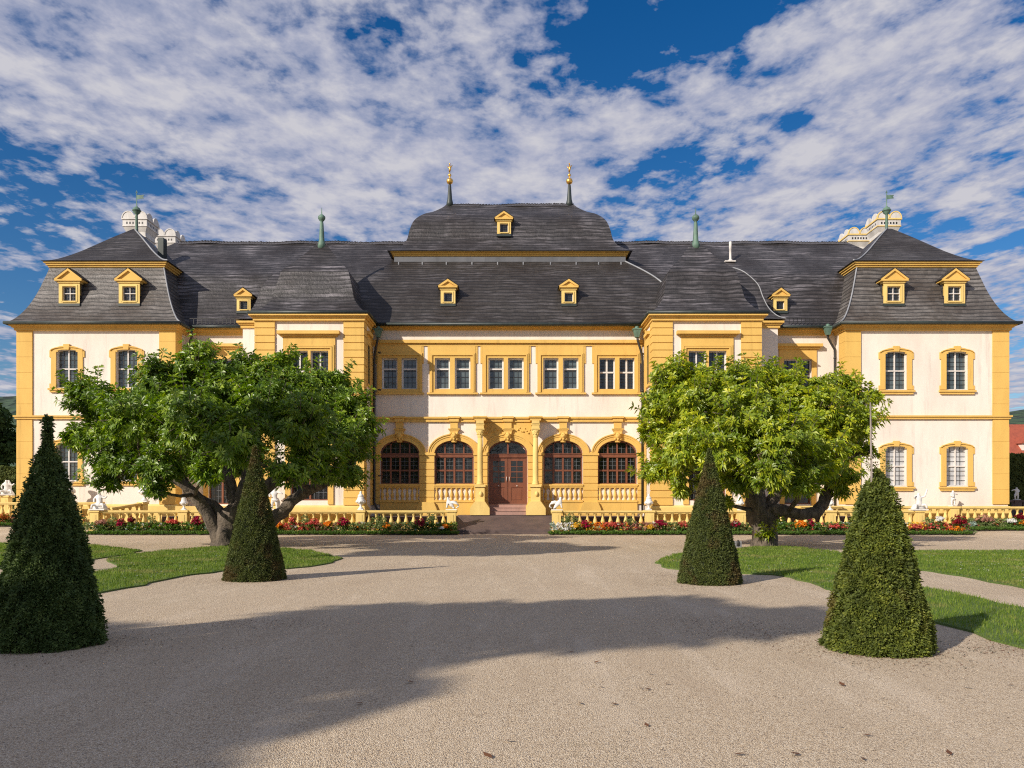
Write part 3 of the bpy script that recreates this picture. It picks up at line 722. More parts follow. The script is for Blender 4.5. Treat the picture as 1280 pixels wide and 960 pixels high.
# link dressings
for side, (x0, x1) in dict(l=(WL1, BL), r=(BR, WR0)).items():
    mb = MB(); cornice(mb, x0 + .35, x1 - .35, DL, DL + 1, 10.95, 11.3, .3); part(mb, 'cornice', ['ochre'])
    xc3 = X(link_c[side], DL); z0, z1 = Z(490, DL), Z(449, DL); zt = Z(430.5, DL)
    mb = MB(); mb.wall(xc3 - 1.05, xc3 + 1.05, z0 - .2, zt - .28, DL - .07, [(xc3 - .78, xc3 + .78, z0, z1, 0)], .07); mb.box(xc3 - 1.05, xc3 - 1.046, DL - .07, DL, z0 - .2, zt - .28); mb.box(xc3 + 1.046, xc3 + 1.05, DL - .07, DL, z0 - .2, zt - .28)
    mb.box(xc3 - 1.2, xc3 + 1.2, DL - .16, DL, zt - .28, zt - .16); mb.box(xc3 - 1.32, xc3 + 1.32, DL - .3, DL, zt - .16, zt)
    w = part(mb, 'window', ['ochre'])
    add_sash(w, xc3, DL, z0, ('ls',), (1.56, z1 - z0, 6, (z1 - z0) * .5, 8, True, 0, .02, .05, .045), 'woodwhite', 'glass')
    mb = MB(); mb.arc_band(xc3, 4.0, .75, .4, .25, DL - .07, DL + .02); mb.box(xc3 - 1.0, xc3 - .75, DL - .07, DL, 1.4, 4.0); mb.box(xc3 + .75, xc3 + 1.0, DL - .07, DL, 1.4, 4.0)
    w = part(mb, 'window', ['ochre'])
    add_sash(w, xc3, DL, 1.5, ('lg',), (1.5, 2.9, 6, 2.3, 8, True, .4, .02, .07, .05), 'wood', 'blackglass', 'camedark')
    mb = MB(); mb.box(x0, x1, DL - .13, DL, z_s0, z_s1); part(mb, 'string_course', ['ochre'])

# ---- roofs
def roof(x0, x1, y0, y1, prof, mat, hips=(), r=.045):
    mb = MB(); P = hip_roof(mb, x0, x1, y0, y1, prof); o = part(mb, 'roof', [mat])
    for c in hips:
        h = MB(); hip_line(h, P, x0, x1, y0, c, r, min((x1 - x0), (y1 - y0)) / 2 - .02); part(h, 'hip_flashing', ['lead'], o)
    return P
low = [(0, 11.29), (.28, 11.5), (.58, 11.92), (.87, 12.5), (1.13, 13.2), (1.36, 13.98), (1.57, 14.75)]
upw = [(0, 15.0), (.4, 15.15), (.85, 15.45), (1.47, 15.98), (2.1, 16.6), (2.76, 17.25), (3.5, 17.95)]
apex = {}
for side, (x0, x1) in dict(l=(WL0 - .45, WL1 + .45), r=(WR0 - .45, WR1 + .45)).items():
    roof(x0, x1, 43.05, 53.25, low, 'slatelight', ('r',) if side == 'l' else ('l', ))
    gutter(x0, x1, 43.0, 11.27, yb=53)
    a = 1.29
    mb = MB(); mb.box(x0 + a + .2, x1 - a - .2, 43.05 + a + .2, 53.25 - a - .2, 14.70, 14.80); mb.box(x0 + a + .12, x1 - a - .12, 43.05 + a + .12, 53.25 - a - .12, 14.80, 14.90); mb.box(x0 + a + .04, x1 - a - .04, 43.05 + a + .04, 53.25 - a - .04, 14.90, 14.98); part(mb, 'upper_cornice', ['ochre'])
    roof(x0 + a - .06, x1 - a + .06, 43.05 + a - .06, 53.25 - a + .06, upw, 'slatebrown', ('r',) if side == 'l' else ('l',))
    apex[side] = ((x0 + x1) / 2, 48.15, 17.95)
# main long roof
roof(-26, 26, 44.3, 54.7, [(0, 11.35), (.4, 11.6), (.9, 12.3), (1.4, 13.3), (1.9, 14.5), (2.4, 15.15), (3.8, 16.4), (5.19, 17.66)], 'slate')
def ridge(x0, x1, y, z):
    mb = MB(); x = x0
    while x < x1:
        w_ = random.uniform(.14, .2); t = random.uniform(-.03, .03); sag = .03 * math.sin(x * .9) + .02 * math.sin(x * 2.3 + 1)
        for s in (-1, 1): mb.raw([(x, y + s * .22, z - .17 + sag), (x + w_ * 1.1, y + s * .22, z - .17 + sag), (x + w_ * 1.1 + t, y - s * .03, z + .07 + sag + t * .6), (x + t, y - s * .03, z + .03 + sag)], [(0, 1, 2, 3)])
        x += w_
    part(mb, 'ridge_cap', ['slateplain'])
M['slateplain'] = paint('ridge_slate', (.10, .095, .10), (.035, .033, .034), 9, .5, .5, False)
ridge(-20.6, 20.6, 49.5, 17.70)
for a, b_ in ((WL1 + .4, BL - .2), (BR + .2, WR0 - .4)): gutter(a, b_, 44.25, 11.33)
# snow guard on link roofs: small railings
for a, b_ in ((-17.9, -15.4), (15.4, 17.9)):
    mb = MB()
    for k in range(12): xx = a + (b_ - a) * k / 11; mb.box(xx - .015, xx + .015, 44.42, 44.45, 11.5, 11.82)
    mb.box(a, b_, 44.42, 44.45, 11.8, 11.83); part(mb, 'snow_guard', ['iron'])
# centre roofs
roof(-10.46, 10.2, 43.0, 56, [(0, 11.19), (.45, 11.85), (1.0, 12.8), (1.9, 14.02), (2.6, 14.75), (3.6, 15.62)], 'slatebrown', ('r',))
gutter(PL1, PR0, 42.93, 11.17)
mb = MB(); mb.box(-6.87, 6.62, 46.62, 52.4, 15.55, 15.93); part(mb, 'lead_band', ['leaddark'])
mb = MB(); mb.box(-6.90, 6.66, 46.59, 52.43, 15.93, 16.02); mb.box(-6.97, 6.73, 46.52, 52.50, 16.02, 16.12); mb.box(-7.05, 6.81, 46.44, 52.58, 16.12, 16.2); part(mb, 'upper_cornice', ['ochre'])
roof(-7.22, 6.98, 46.27, 52.73, [(0, 16.18), (.45, 16.45), (.82, 16.8), (1.03, 17.2), (1.16, 17.8), (1.4, 18.42), (1.88, 18.95), (2.45, 19.32), (2.95, 19.75), (3.15, 20.0)], 'slate')
ridge(-4.0, 3.76, 49.5, 20.02)
# pavilion roofs
pavp = [(0, 11.24), (.45, 11.5), (.9, 12.1), (1.07, 12.78), (1.25, 13.5), (1.37, 13.8), (2.1, 14.65), (2.79, 15.6)]
roof(-13.36, -7.25, 40.5, 46.1, pavp, 'slate'); roof(6.89, 13.0, 40.5, 46.1, pavp, 'slate')
gutter(-13.36, -7.25, 40.45, 11.22, yb=42.9); gutter(6.89, 13.0, 40.45, 11.22, yb=42.9)
bodp = [(0, 11.28), (.35, 11.5), (.7, 12.0), (.95, 12.7), (1.15, 13.4), (1.7, 14.2), (2.2, 14.6)]
roof(-14.62, -8, 42.15, 47.5, bodp, 'slate'); roof(8, 14.45, 42.15, 47.5, bodp, 'slate', ('r',), .03)

# ---- dormers
def dormer(x, yf, z0, w, h, ph, wwin, hwin, deep=1.4, n=2):
    key = ('dorm', w)
    if key not in _cache:
        mb = MB(); hw = w / 2
        mb.wall(-hw, hw, 0, h, 0, [(-wwin / 2, wwin / 2, .12 * h, .12 * h + hwin, 0)], .12)
        mb.wall(-hw, hw, 0, h, .25, [], 0)
        fr = w * .08
        mb.box(-wwin / 2 - fr, -wwin / 2, -.03, 0, .08 * h, .12 * h + hwin + fr); mb.box(wwin / 2, wwin / 2 + fr, -.03, 0, .08 * h, .12 * h + hwin + fr); mb.box(-wwin / 2, wwin / 2, -.03, 0, .12 * h + hwin, .12 * h + hwin + fr); mb.box(-wwin / 2, wwin / 2, -.04, .1, .06 * h, .12 * h)
        mb.box(-hw - .04, hw + .04, -.05, .3, h - .1, h)
        body = mb.mesh('dormer', ['ochre_pale'])
        p = MB(); e = w * .15
        p.box(-hw - e, hw + e, -.14, .5, h, h + .09)
        p.prism([(-hw - e, h + .09), (hw + e, h + .09), (0, h + .09 + ph)], -.06, .5)
        # raking cornices
        for s in (-1, 1):
            q = [(s * (hw + e + .03), h + .09), (s * (hw + e - .14), h + .09), (0, h + ph - .01), (0, h + .12 + ph)]
            p.prism(q if s < 0 else q[::-1], -.15, -.055)
        ped = p.mesh('pediment', ['ochre'])
        c = MB()
        c.box(-hw, -hw + .02, .2, deep, 0, h); c.box(hw - .02, hw, .2, deep, 0, h); c.box(-hw - .02, hw + .02, -.05, .1, -.14, 0, 1)
        t = .07
        for s in (-1, 1):
            P0 = (s * (hw + e + .06), h + .06); P1 = (0, h + .13 + ph)
            vv = [(P0[0], -.12, P0[1] + .02), (P1[0], -.12, P1[1] + .02), (P1[0], deep, P1[1] + .02), (P0[0], deep, P0[1] + .02)]
            uv = [(0, 0), (0, .8), (1.4, .8), (1.4, 0)]
            c.face(vv if s > 0 else vv[::-1], 0, uv if s > 0 else uv[::-1]); c.face([(a_, b2, z_ + .05) for a_, b2, z_ in (vv if s < 0 else vv[::-1])][::-1], 0, uv)
            c.face([vv[0], (vv[0][0], vv[0][1], vv[0][2] + .05), (vv[3][0], vv[3][1], vv[3][2] + .05), vv[3]])
            c.face([vv[0], vv[1], (vv[1][0], vv[1][1], vv[1][2] + .05), (vv[0][0], vv[0][1], vv[0][2] + .05)])
        chk = c.mesh('dormer_roof', ['slate', 'darkcopper'])
        _cache[key] = (body, ped, chk)
    b0, p0, c0 = _cache[key]
    d = link('dormer', b0, palace, Vector((x, yf, z0)) + POFF)
    link('pediment', p0, d); link('dormer_roof', c0, d)
    add_sash(d, 0, -.06, .12 * h, ('ds', w), (wwin, hwin, 4, hwin * .52 if w > 1 else 0, 4, w > 1, 0, .018, .03, .018, .02), 'woodwhite', 'glass')
    return d
d_ = 43.86
for px in (86.5, 161.5, 1117.3, 1193.3):
    dormer(X(px, d_), d_, 12.50, 1.15, 1.22, .56, .74, .80)
for px in (560, 711): dormer(X(px, 43.72), 43.72, 12.46, .80, .86, .34, .47, .50, 1.6)
dormer(X(630, 47.3), 47.25, 17.45, .82, .84, .36, .49, .52, 1.2)
for px in (304.5, 975.5): dormer(X(px, 45.15), 45.15, 12.4, .78, .8, .36, .46, .48, 1.5)

for px in (470 + 28.5, 528, 558, 590, 622, 654, 688, 720, 748, 776):
    mb = MB(); xx = X(px, 46.4); mb.box(xx - .03, xx + .03, 46.3, 46.36, 15.3, 15.52); part(mb, 'roof_hook', ['lead'])
# ---- finials
def finial(x, y, z, kind):
    mb = MB()
    if kind == 'gold':
        mb.lathe([(.22, -.15), (.2, .1), (.15, .3), (.09, 1.15), (.06, 1.25)], (x, y, z), 10); f = part(mb, 'finial', ['darkcopper'])
        g = MB(); g.lathe([(.05, 1.22), (.17, 1.3), (.21, 1.42), (.17, 1.54), (.05, 1.62), (.04, 1.7), (.1, 1.76), (.09, 1.84), (.03, 1.9), (.03, 2.05)], (x, y, z), 12)
        g.tube([(x - .02, y, z + 2.0), (x + .02, y, z + 2.2), (x, y, z + 2.45)], [.05, .08, .03], 6); g.tube([(x, y, z + 2.2), (x + .16, y, z + 2.42)], [.05, .02], 6); g.tube([(x, y, z + 2.18), (x - .14, y, z + 2.35)], [.04, .02], 6); g.sphere((x, y, z + 2.5), .05, 6)
        part(g, 'gilded_figure', ['gold'], f)
    elif kind == 'green':
        mb.lathe([(.26, -.3), (.2, 0), (.15, .2), (.10, 1.1), (.07, 1.2), (.12, 1.24), (.2, 1.36), (.2, 1.46), (.1, 1.56), (.03, 1.6), (.012, 1.95)], (x, y, z), 10); part(mb, 'finial', ['copper'])
    else:
        mb.lathe([(.11, -.2), (.09, .1), (.07, .95), (.09, .98), (.2, 1.08), (.22, 1.18), (.26, 1.19), (.26, 1.23), (.22, 1.24), (.2, 1.34), (.07, 1.44), (.03, 1.5), (.02, 2.3)], (x, y, z), 12); f = part(mb, 'finial', ['copper'])
        g = MB(); g.prism([(x + .03, z + 1.9), (x + .45, z + 1.95), (x + .38, z + 2.05), (x + .46, z + 2.16), (x + .03, z + 2.14)], y - .01, y + .01); g.box(x - .06, x + .06, y - .012, y + .012, z + 2.3, z + 2.34); g.box(x - .015, x + .015, y - .012, y + .012, z + 2.2, z + 2.42)
        part(g, 'weather_vane', ['copper'], f)
finial(-3.85, 49.5, 20.05, 'gold'); finial(3.55, 49.5, 20.05, 'gold')
finial(-10.3, 43.3, 15.6, 'green'); finial(9.94, 43.3, 15.6, 'green')
for s in 'lr': finial(*apex[s], 'vane')
# vent pipe on the right
mb = MB(); vx = X(913, 47.5); mb.lathe([(.16, -.05), (.13, .06), (.07, .1), (.07, .7), (.085, .72), (.085, 1.12), (.05, 1.16)], (vx, 47.5, 15.93), 10); mb.box(vx - .35, vx + .28, 47.35, 47.55, 15.86, 15.93)
part(mb, 'vent_pipe', ['woodwhite'])

# ---- ornate chimneys
def chimney(x, y, ztop, w, dp, bm='ochre_pale'):
    mb = MB(); zb = ztop - 4.2; hw, hd = w / 2, dp / 2
    mb.box(x - hw, x + hw, y - hd, y + hd, zb, ztop - 1.3)
    mb.frustum((x, y), hw, hd, ztop - 1.3, hw + .16, hd + .16, ztop - .95); mb.box(x - hw - .16, x + hw + .16, y - hd - .16, y + hd + .16, ztop - .95, ztop - .5)
    ch = part(mb, 'chimney', ['chimneystone'])
    b2 = MB(); b2.box(x - hw - .22, x + hw + .22, y - hd - .22, y + hd + .22, ztop - .53, ztop - .44); b2.box(x - hw - .18, x + hw + .18, y - hd - .18, y + hd + .18, ztop - .97, ztop - .91); b2.box(x - hw - .05, x + hw + .05, y - hd - .05, y + hd + .05, ztop - 1.62, ztop - 1.56)
    part(b2, 'chimney_band', [bm], ch)
    h = MB(); n = 6
    for k in range(n):
        xx = x - hw + .02 + (w - .04) * (k + .5) / n; h.box(xx - .05, xx + .05, y - hd - .165, y - hd - .1, ztop - .82, ztop - .68)
        yy = y - hd + .02 + (dp - .04) * (k + .5) / n
        for s in (-1, 1): h.box(x + s * (hw + .1), x + s * (hw + .165), yy - .05, yy + .05, ztop - .82, ztop - .68)
    part(h, 'vent_hole', ['iron'], ch)
    c = MB(); W = w + .4; D = dp + .4
    for k in (-1, 1):
        for yy in (y - D / 2, y + D / 2 - .1):
            c.prism([(x + k * W / 4 + W / 4.3 * math.cos(PI * q / 10), ztop - .44 + .42 * math.sin(PI * q / 10)) for q in range(11)], yy, yy + .1)
            c.arc_band(x + k * W / 4, ztop - .44, W / 4.3 - .02, .4, .06, yy - .03, yy + .13, 1, 10)
        for xx in (x - W / 2, x + W / 2 - .1):
            c.prism_x([(y + k * D / 4 + D / 4.3 * math.cos(PI * q / 10), ztop - .44 + .42 * math.sin(PI * q / 10)) for q in range(11)], xx, xx + .1)
    part(c, 'chimney_crest', ['chimneystone', bm], ch)
chimney(X(176, 52.8), 52.8, 20.5, 1.25, 1.4, 'chimneystone'); chimney(X(1104, 52.8), 52.8, 20.5, 1.2, 1.35)
chimney(X(212, 57), 57, 20.8, 1.2, 1.35, 'chimneystone'); chimney(X(1068, 57), 57, 20.9, 1.2, 1.35)
mb = MB(); mb.box(X(199, 47), X(206, 47), 46.8, 47.3, 15.5, 17.1); part(mb, 'roof_stack', ['darkcopper'])
# ---- downpipes with rain heads
def pipe(pts, head=None):
    mb = MB(); mb.tube(pts, .065, 8)
    z = pts[-1][2]
    for zz in (3, 5.4, 7.6, 9.6): mb.lathe([(.085, 0), (.085, .07)], (pts[-1][0], pts[-1][1], zz), 8)
    o = part(mb, 'downpipe', ['iron'])
    if head:
        h = MB(); h.frustum((head[0], head[1]), .1, .1, head[2] - .4, .2, .16, head[2]); h.box(head[0] - .24, head[0] + .24, head[1] - .18, head[1] + .18, head[2], head[2] + .07); h.sphere((head[0], head[1], head[2] + .1), .13, 8); part(h, 'rain_head', ['copper'], o)
pipe([(X(472, 43), 42.95, 10.7), (X(472, 43), 42.95, 10.3), (-7.42, 43.2, 9.6), (-7.45, 43.3, 9.2), (-7.45, 43.3, 1.6), (-7.3, 43.1, 1.3), (-7.1, 42.9, 1.1)], (X(473, 43), 42.95, 10.85))
pipe([(X(796, 43), 42.95, 10.7), (X(797, 43), 42.95, 10.3), (7.02, 43.2, 9.6), (7.06, 43.3, 9.2), (7.06, 43.3, 1.1)], (X(796, 43), 42.95, 10.85))
pipe([(-17.7, 44.2, 11.1), (-17.75, 44.3, 10.7), (-18.13, 44.5, 10.1), (-18.15, 44.55, 9.8), (-18.15, 44.55, .9)])
pipe([(17.45, 44.2, 11.1), (17.5, 44.3, 10.7), (17.95, 44.5, 10.1), (17.98, 44.55, 9.8), (17.98, 44.55, .9)], (17.45, 44.2, 11.25))

# ------------------------------------------------------------------ ground
def gh(x, y):
    t = min(max((y - 37.5) / 4.0, 0), 1)
    l = min(max((-x - 20.5) / 2.0, 0), 1); r = min(max((x - 22.5) / 2.0, 0), 1)
    base = .10 * min(max((y - 30) / 8, 0), 1) * 0
    return base + t * (.34 * l + .14 * r)
mb = MB()
xs = [-1500, -400, -120, -60, -40] + list(np.arange(-32, 32.1, 1.6)) + [40, 60, 120, 400, 1500]
ys = [-600, -200, -60, -20] + list(np.arange(-4, 60, 2.0)) + [70, 100, 200, 500, 1500]
vv = [(x, y, gh(x, y)) for y in ys for x in xs]; nx = len(xs)
mb.raw(vv, [(j * nx + i, j * nx + i + 1, (j + 1) * nx + i + 1, (j + 1) * nx + i) for j in range(len(ys) - 1) for i in range(nx - 1)], 0, True)
tag(mb.build('ground', ['gravel']), 'pale gravel forecourt stretching across the whole garden', 'ground', kind='structure')

LA = [(129, 701), (150, 696.5), (172, 692.6), (220, 687.5), (261, 684), (300, 683.5), (357.5, 686), (388, 689), (412.5, 693.7), (426, 698.5), (416, 704), (388, 709), (361, 711.6), (320, 713), (282, 714.5), (240, 719), (192.5, 729), (161.6, 736), (120, 743), (60, 755), (0, 768), (-120, 795), (-120, 752), (0, 733), (60, 725), (110, 718), (136, 713), (144, 710), (139, 705)]
LB = [(-200, 680), (0, 679.5), (60, 680), (103, 680.6), (130.6, 683), (178.8, 689), (165, 692.5), (151, 694.5), (130, 698), (110, 701), (60, 706), (0, 712), (-200, 726)]
RA = [(818, 704), (826, 699), (840, 694), (880, 690), (919, 687), (943, 684), (988, 684), (1046, 690), (1085, 706), (1151, 735), (1201, 744.5), (1280, 762.6), (1420, 800), (1420, 858), (1280, 811), (1235, 799), (1215, 792), (1170, 778.6), (1100, 757), (1036, 737), (988, 722), (970, 719), (926, 717.7), (870, 714.5), (836, 711)]
RB = [(1080, 690.5), (1139, 689), (1280, 689), (1560, 690), (1560, 815), (1280, 737), (1225, 725), (1184, 718), (1146, 713), (1092, 700)]
def inside(P, x, y):
    c = np.zeros(x.shape, bool); n = len(P)
    for i in range(n):
        x0, y0 = P[i]; x1, y1 = P[(i + 1) % n]
        c ^= ((y0 > y) != (y1 > y)) & (x < (x1 - x0) * (y - y0) / (y1 - y0 + 1e-12) + x0)
    return c
from mathutils.geometry import tessellate_polygon
def tint_attr(me, vals):
    a = me.attributes.new('tint', 'FLOAT', 'POINT'); a.data.foreach_set('value', np.asarray(vals, np.float32))
def fast_mesh(name, verts, nper, tint, mats, mi=None):
    """verts (n,k,3): n faces of nper verts"""
    n = len(verts); me = bpy.data.meshes.new(name)
    me.vertices.add(n * nper); me.vertices.foreach_set('co', verts.reshape(-1).astype(np.float32))
    me.loops.add(n * nper); me.loops.foreach_set('vertex_index', np.arange(n * nper, dtype=np.int32))
    me.polygons.add(n); me.polygons.foreach_set('loop_start', np.arange(n, dtype=np.int32) * nper)
    try: me.polygons.foreach_set('loop_total', np.full(n, nper, np.int32))
    except Exception: pass
    for m_ in mats: me.materials.append(M[m_])
    if mi is not None: me.polygons.foreach_set('material_index', np.asarray(mi, np.int32))
    tint_attr(me, np.repeat(tint, nper)); me.update(calc_edges=True); return me
def blades(P, dens, h, w):
    xs = [p[0] for p in P]; ys = [p[1] for p in P]
    x0, x1, y0, y1 = max(min(xs), -24), min(max(xs), 30), min(ys), min(max(ys), 34)
    n = int((x1 - x0) * (y1 - y0) * dens)
    x = rng.uniform(x0, x1, n); y = rng.uniform(y0, y1, n)
    k = inside(P, x, y); x, y = x[k], y[k]
    keep = rng.random(len(x)) < np.clip(14.0 / y, .25, 1) ** 1.3; x, y = x[keep], y[keep]; n = len(x)
    a = rng.uniform(0, 2 * PI, n); hh = h * rng.uniform(.5, 1.3, n) ; ww = w * rng.uniform(.7, 1.4, n) * np.clip(y / 12, 1, 2)
    lx, ly = rng.normal(0, .35, n) * hh, rng.normal(0, .35, n) * hh
    V = np.empty((n, 3, 3))
    V[:, 0] = np.stack([x - np.cos(a) * ww, y - np.sin(a) * ww, np.full(n, .01)], 1); V[:, 1] = np.stack([x + np.cos(a) * ww, y + np.sin(a) * ww, np.full(n, .01)], 1); V[:, 2] = np.stack([x + lx, y + ly, hh + .03], 1)
    return V
B = []
for i, Pp in enumerate((LA, LB, RA, RB)):
    P = [G(*p) for p in Pp]
    # roughen outline
    Q = []
    for k in range(len(P)):
        a, b_ = Vector(P[k]), Vector(P[(k + 1) % len(P)]); n = max(1, int((b_ - a).length / .5))
        for q in range(n):
            p = a.lerp(b_, q / n); Q.append((p.x + random.uniform(-.09, .09), p.y + random.uniform(-.09, .09)))
    mb = MB(); tris = tessellate_polygon([[Vector((x, y, 0)) for x, y in Q]])
    mb.raw([(x, y, .03) for x, y in Q], [tuple(t) for t in tris]); nq = len(Q)
    mb.raw([(x, y, .03) for x, y in Q] + [(x, y, -.02) for x, y in Q], [(k, (k + 1) % nq, (k + 1) % nq + nq, k + nq) for k in range(nq)])
    tag(mb.build('lawn', ['lawn']), kind='structure', cat='lawn', label=['green lawn island around the foot of the left tree', 'thin lawn strip behind the dark clipped cone at left', 'green lawn around the foot of the right tree reaching the near clipped cone', 'lawn at the far right beyond the narrow gravel path'][i])
    B.append(blades(Q, 900, .05, .006))
B = np.concatenate(B)
tag(link('grass', fast_mesh('grass', B, 3, rng.random(len(B)), ['grassblade'])), 'short green grass growing on the lawns', 'grass', kind='stuff')
V = []
for (x0_, x1_, y0_, y1_, n_) in ((-15, -6, 16, 26, 150), (4, 12, 14, 27, 260), (10, 20, 14, 26, 420)):
    px = rng.uniform(x0_, x1_, n_); py = rng.uniform(y0_, y1_, n_)
    ok = np.zeros(n_, bool)
    for Pp in (LA, RA, RB): ok |= inside([G(*p) for p in Pp], px, py)
    px, py = px[ok], py[ok]
    for a_ in (0, 2.09, 4.19): V.append(np.stack([np.stack([px, py, np.full(len(px), .085)], 1), np.stack([px + .02 * math.cos(a_), py + .02 * math.sin(a_), np.full(len(px), .09)], 1), np.stack([px + .02 * math.cos(a_ + 1.6), py + .02 * math.sin(a_ + 1.6), np.full(len(px), .09)], 1)], 1))
V = np.concatenate(V); tag(link('daisies', fast_mesh('daisies', V, 3, rng.random(len(V)), ['whitef'])), 'tiny white daisies dotted through the lawns', 'flowers', kind='stuff')
# terrace ramp in front of the door
xa, xb = X(568, 40.3), X(693, 40.3)
mb = MB(); mb.prism_x([(40.15, 0), (40.15, .235), (40.2, .25), (42.3, .86), (42.35, .9), (DC, .93), (DC, 0)], xa, xb)
mb.box(xa - .02, xb + .02, 39.98, 40.148, 0, .12)
tag(mb.build('terrace', ['terrace']), 'dark brown paved terrace sloping up to the door', 'terrace', kind='structure')
mb = MB(); mb.box(-17.9, xa - .002, 40.9, DC + 1.2, 0, .88); mb.box(xb + .002, 17.9, 40.9, DC + 1.2, 0, .88); tag(mb.build('terrace', ['terrace']), 'paved terrace behind the front balustrades', 'terrace', kind='structure')

# ------------------------------------------------------------------ balustrades
def balustrade(name, p0, p1, ztop, piers, label, zbase=0.0, pw=.44, group='ochre stone balustrades', zend=None, spacing=.375, mat='ochre_pale'):
    """straight run from p0 to p1 (x,y); piers = fractions along it"""
    p0, p1 = Vector(p0), Vector(p1); L = (p1 - p0).length; ang = math.atan2(p1.y - p0.y, p1.x - p0.x)
    r = empty(name, (p0.x, p0.y, zbase), label=label, cat='balustrade', group=group); r.rotation_euler.z = ang
    H = ztop - zbase; sl = ((zend - ztop) / L) if zend is not None else 0
    mb = MB()
    def sb(a, b_, y0, y1, z0, z1):
        v = [(a, y0, z0 + sl * a), (b_, y0, z0 + sl * b_), (b_, y1, z0 + sl * b_), (a, y1, z0 + sl * a), (a, y0, z1 + sl * a), (b_, y0, z1 + sl * b_), (b_, y1, z1 + sl * b_), (a, y1, z1 + sl * a)]
        mb.raw(v, [(0, 3, 2, 1), (4, 5, 6, 7), (0, 1, 5, 4), (1, 2, 6, 5), (2, 3, 7, 6), (3, 0, 4, 7)])
    sb(0, L, -.16, .16, H - .08, H); sb(.01, L - .01, -.12, .12, H - .14, H - .08)
    mb.build('rail', [mat], r)
    mb = MB(); sb(.01, L - .01, -.13, .13, H - .90, H - .80)
    mb.box(.01, L - .01, -.15, .15, 0, max(H - .90 + min(0, sl * L), .02)) ; mb.build('base', [mat], r)
    bm = MB(); bm.lathe(baluster_prof(.662, .1), (0, 0, H - .801), 8); bme = bm.mesh('baluster', [mat])
    ps = [f * L for f in piers]
    for x in ps:
        q = MB(); z = H - .0 + sl * x
        q.box(x - pw / 2, x + pw / 2, -.2, .2, 0, z - .09); q.box(x - pw / 2 - .05, x + pw / 2 + .05, -.24, .24, z - .09, z + .012); q.box(x - pw / 2 + .12, x + pw / 2 - .12, -.215, -.19, H * .3, z - .22)
        q.box(x - pw / 2 - .04, x + pw / 2 + .04, -.23, .23, 0, H - .86 if H > 1 else .1)
        q.build('pier', [mat], r)
    ps2 = sorted(ps); segs = [(a + pw / 2, b_ - pw / 2) for a, b_ in zip(ps2, ps2[1:])]
    if ps2[0] > .5: segs.insert(0, (0, ps2[0] - pw / 2))
    if ps2[-1] < L - .5: segs.append((ps2[-1] + pw / 2, L))
    cnt = 0
    for a, b_ in segs:
        n = int((b_ - a) / spacing)
        for k in range(n):
            if cnt >= 98: break
            xx = a + (k + .5) * (b_ - a) / n; link('baluster', bme, r, (xx, 0, sl * xx)); cnt += 1
    return r
yb = 40.32
fx = lambda px, d=yb: X(px, d)
def fr_(pxs, a, b_, d=yb): return [(X(p, d) - X(a, d)) / (X(b_, d) - X(a, d)) for p in pxs]
balustrade('balustrade', (fx(114.5), yb), (fx(571.5), yb), 1.2, fr_((120, 230, 343, 451, 564.5), 114.5, 571.5), 'front ochre balustrade left of the entrance steps')
balustrade('balustrade', (fx(688.5), yb), (fx(1154), yb), 1.19, fr_((695.5, 811.5, 925.5, 1037.5, 1148), 688.5, 1154), 'front ochre balustrade right of the entrance steps')
d2 = 42.75
balustrade('balustrade', (X(-60, d2), d2), (X(128, d2), d2), 1.61, fr_((-54, 60, 122), -60, 128, d2), 'set back ochre balustrade before the left end of the palace', .34)
balustrade('balustrade', (X(1128, d2), d2), (X(1360, d2), d2), 1.38, fr_((1134, 1191.5, 1352), 1128, 1360, d2), 'set back ochre balustrade before the right end of the palace', .14)
balustrade('balustrade', (X(-60, 46.5), 46.5), (X(17, 46.5), 46.5), 2.0, fr_((8,), -60, 17, 46.5), 'low ochre balustrade under a white statue left of the palace', .34)
balustrade('balustrade', (X(1261, 52), 52), (X(1330, 52), 52), 1.75, fr_((1271,), 1261, 1330, 52), 'low stone balustrade under a white statue right of the palace', .1, mat='terrace')
balustrade('stair_parapet', (X(140, 40.9), 40.9), (X(181.5, 42.6), 42.6), 1.34, (.93,), 'sloping ochre stair parapet behind the left balustrade', .2, .3, 'stair parapets', 1.62)
balustrade('stair_parapet', (X(1000, 42.9), 42.9), (X(1052, 42.9), 42.9), 1.42, (.5,), 'short ochre parapet behind the balustrade under the right tree', .2, .3, 'stair parapets', 1.42)

# ------------------------------------------------------------------ urns and statues
def urn(x, y, z, s, label, lid=True):
    o = empty('urn', (x, y, z), label=label, cat='urn', group='white garden urns'); o.scale = (s, s, s)
    mb = MB(); mb.box(-.13, .13, -.13, .13, 0, .05); mb.lathe([(.12, .05), (.11, .09), (.05, .15), (.045, .2), (.09, .24)], (0, 0, 0), 14); mb.build('foot', ['white'], o)
    mb = MB(); mb.lathe([(.08, .24), (.17, .3), (.22, .40), (.2, .44), (.16, .47)] + ([(.15, .52), (.13, .6)] if lid else [(.11, .58), (.12, .66), (.2, .74), (.18, .75), (.02, .68)]), (0, 0, 0), 16)
    for k in range(8): a = k * PI / 4; mb.sphere((.2 * math.cos(a), .2 * math.sin(a), .36), .035, 6)
    mb.build('bowl', ['white'], o)
    if lid:
        mb = MB(); mb.lathe([(.14, .6), (.12, .66), (.06, .71), (.05, .74), (.06, .78), (.03, .82), (.005, .84)], (0, 0, 0), 12); mb.build('lid', ['white'], o)
urn(fx(230), yb, 1.212, .92, 'white lidded urn on the balustrade left of the big trunk')
urn(fx(451), yb, 1.212, 1.15, 'white lidded urn on the balustrade beside the left downpipe')
urn(fx(811), yb, 1.202, 1.0, 'white lidded urn on the balustrade below the right downpipe')
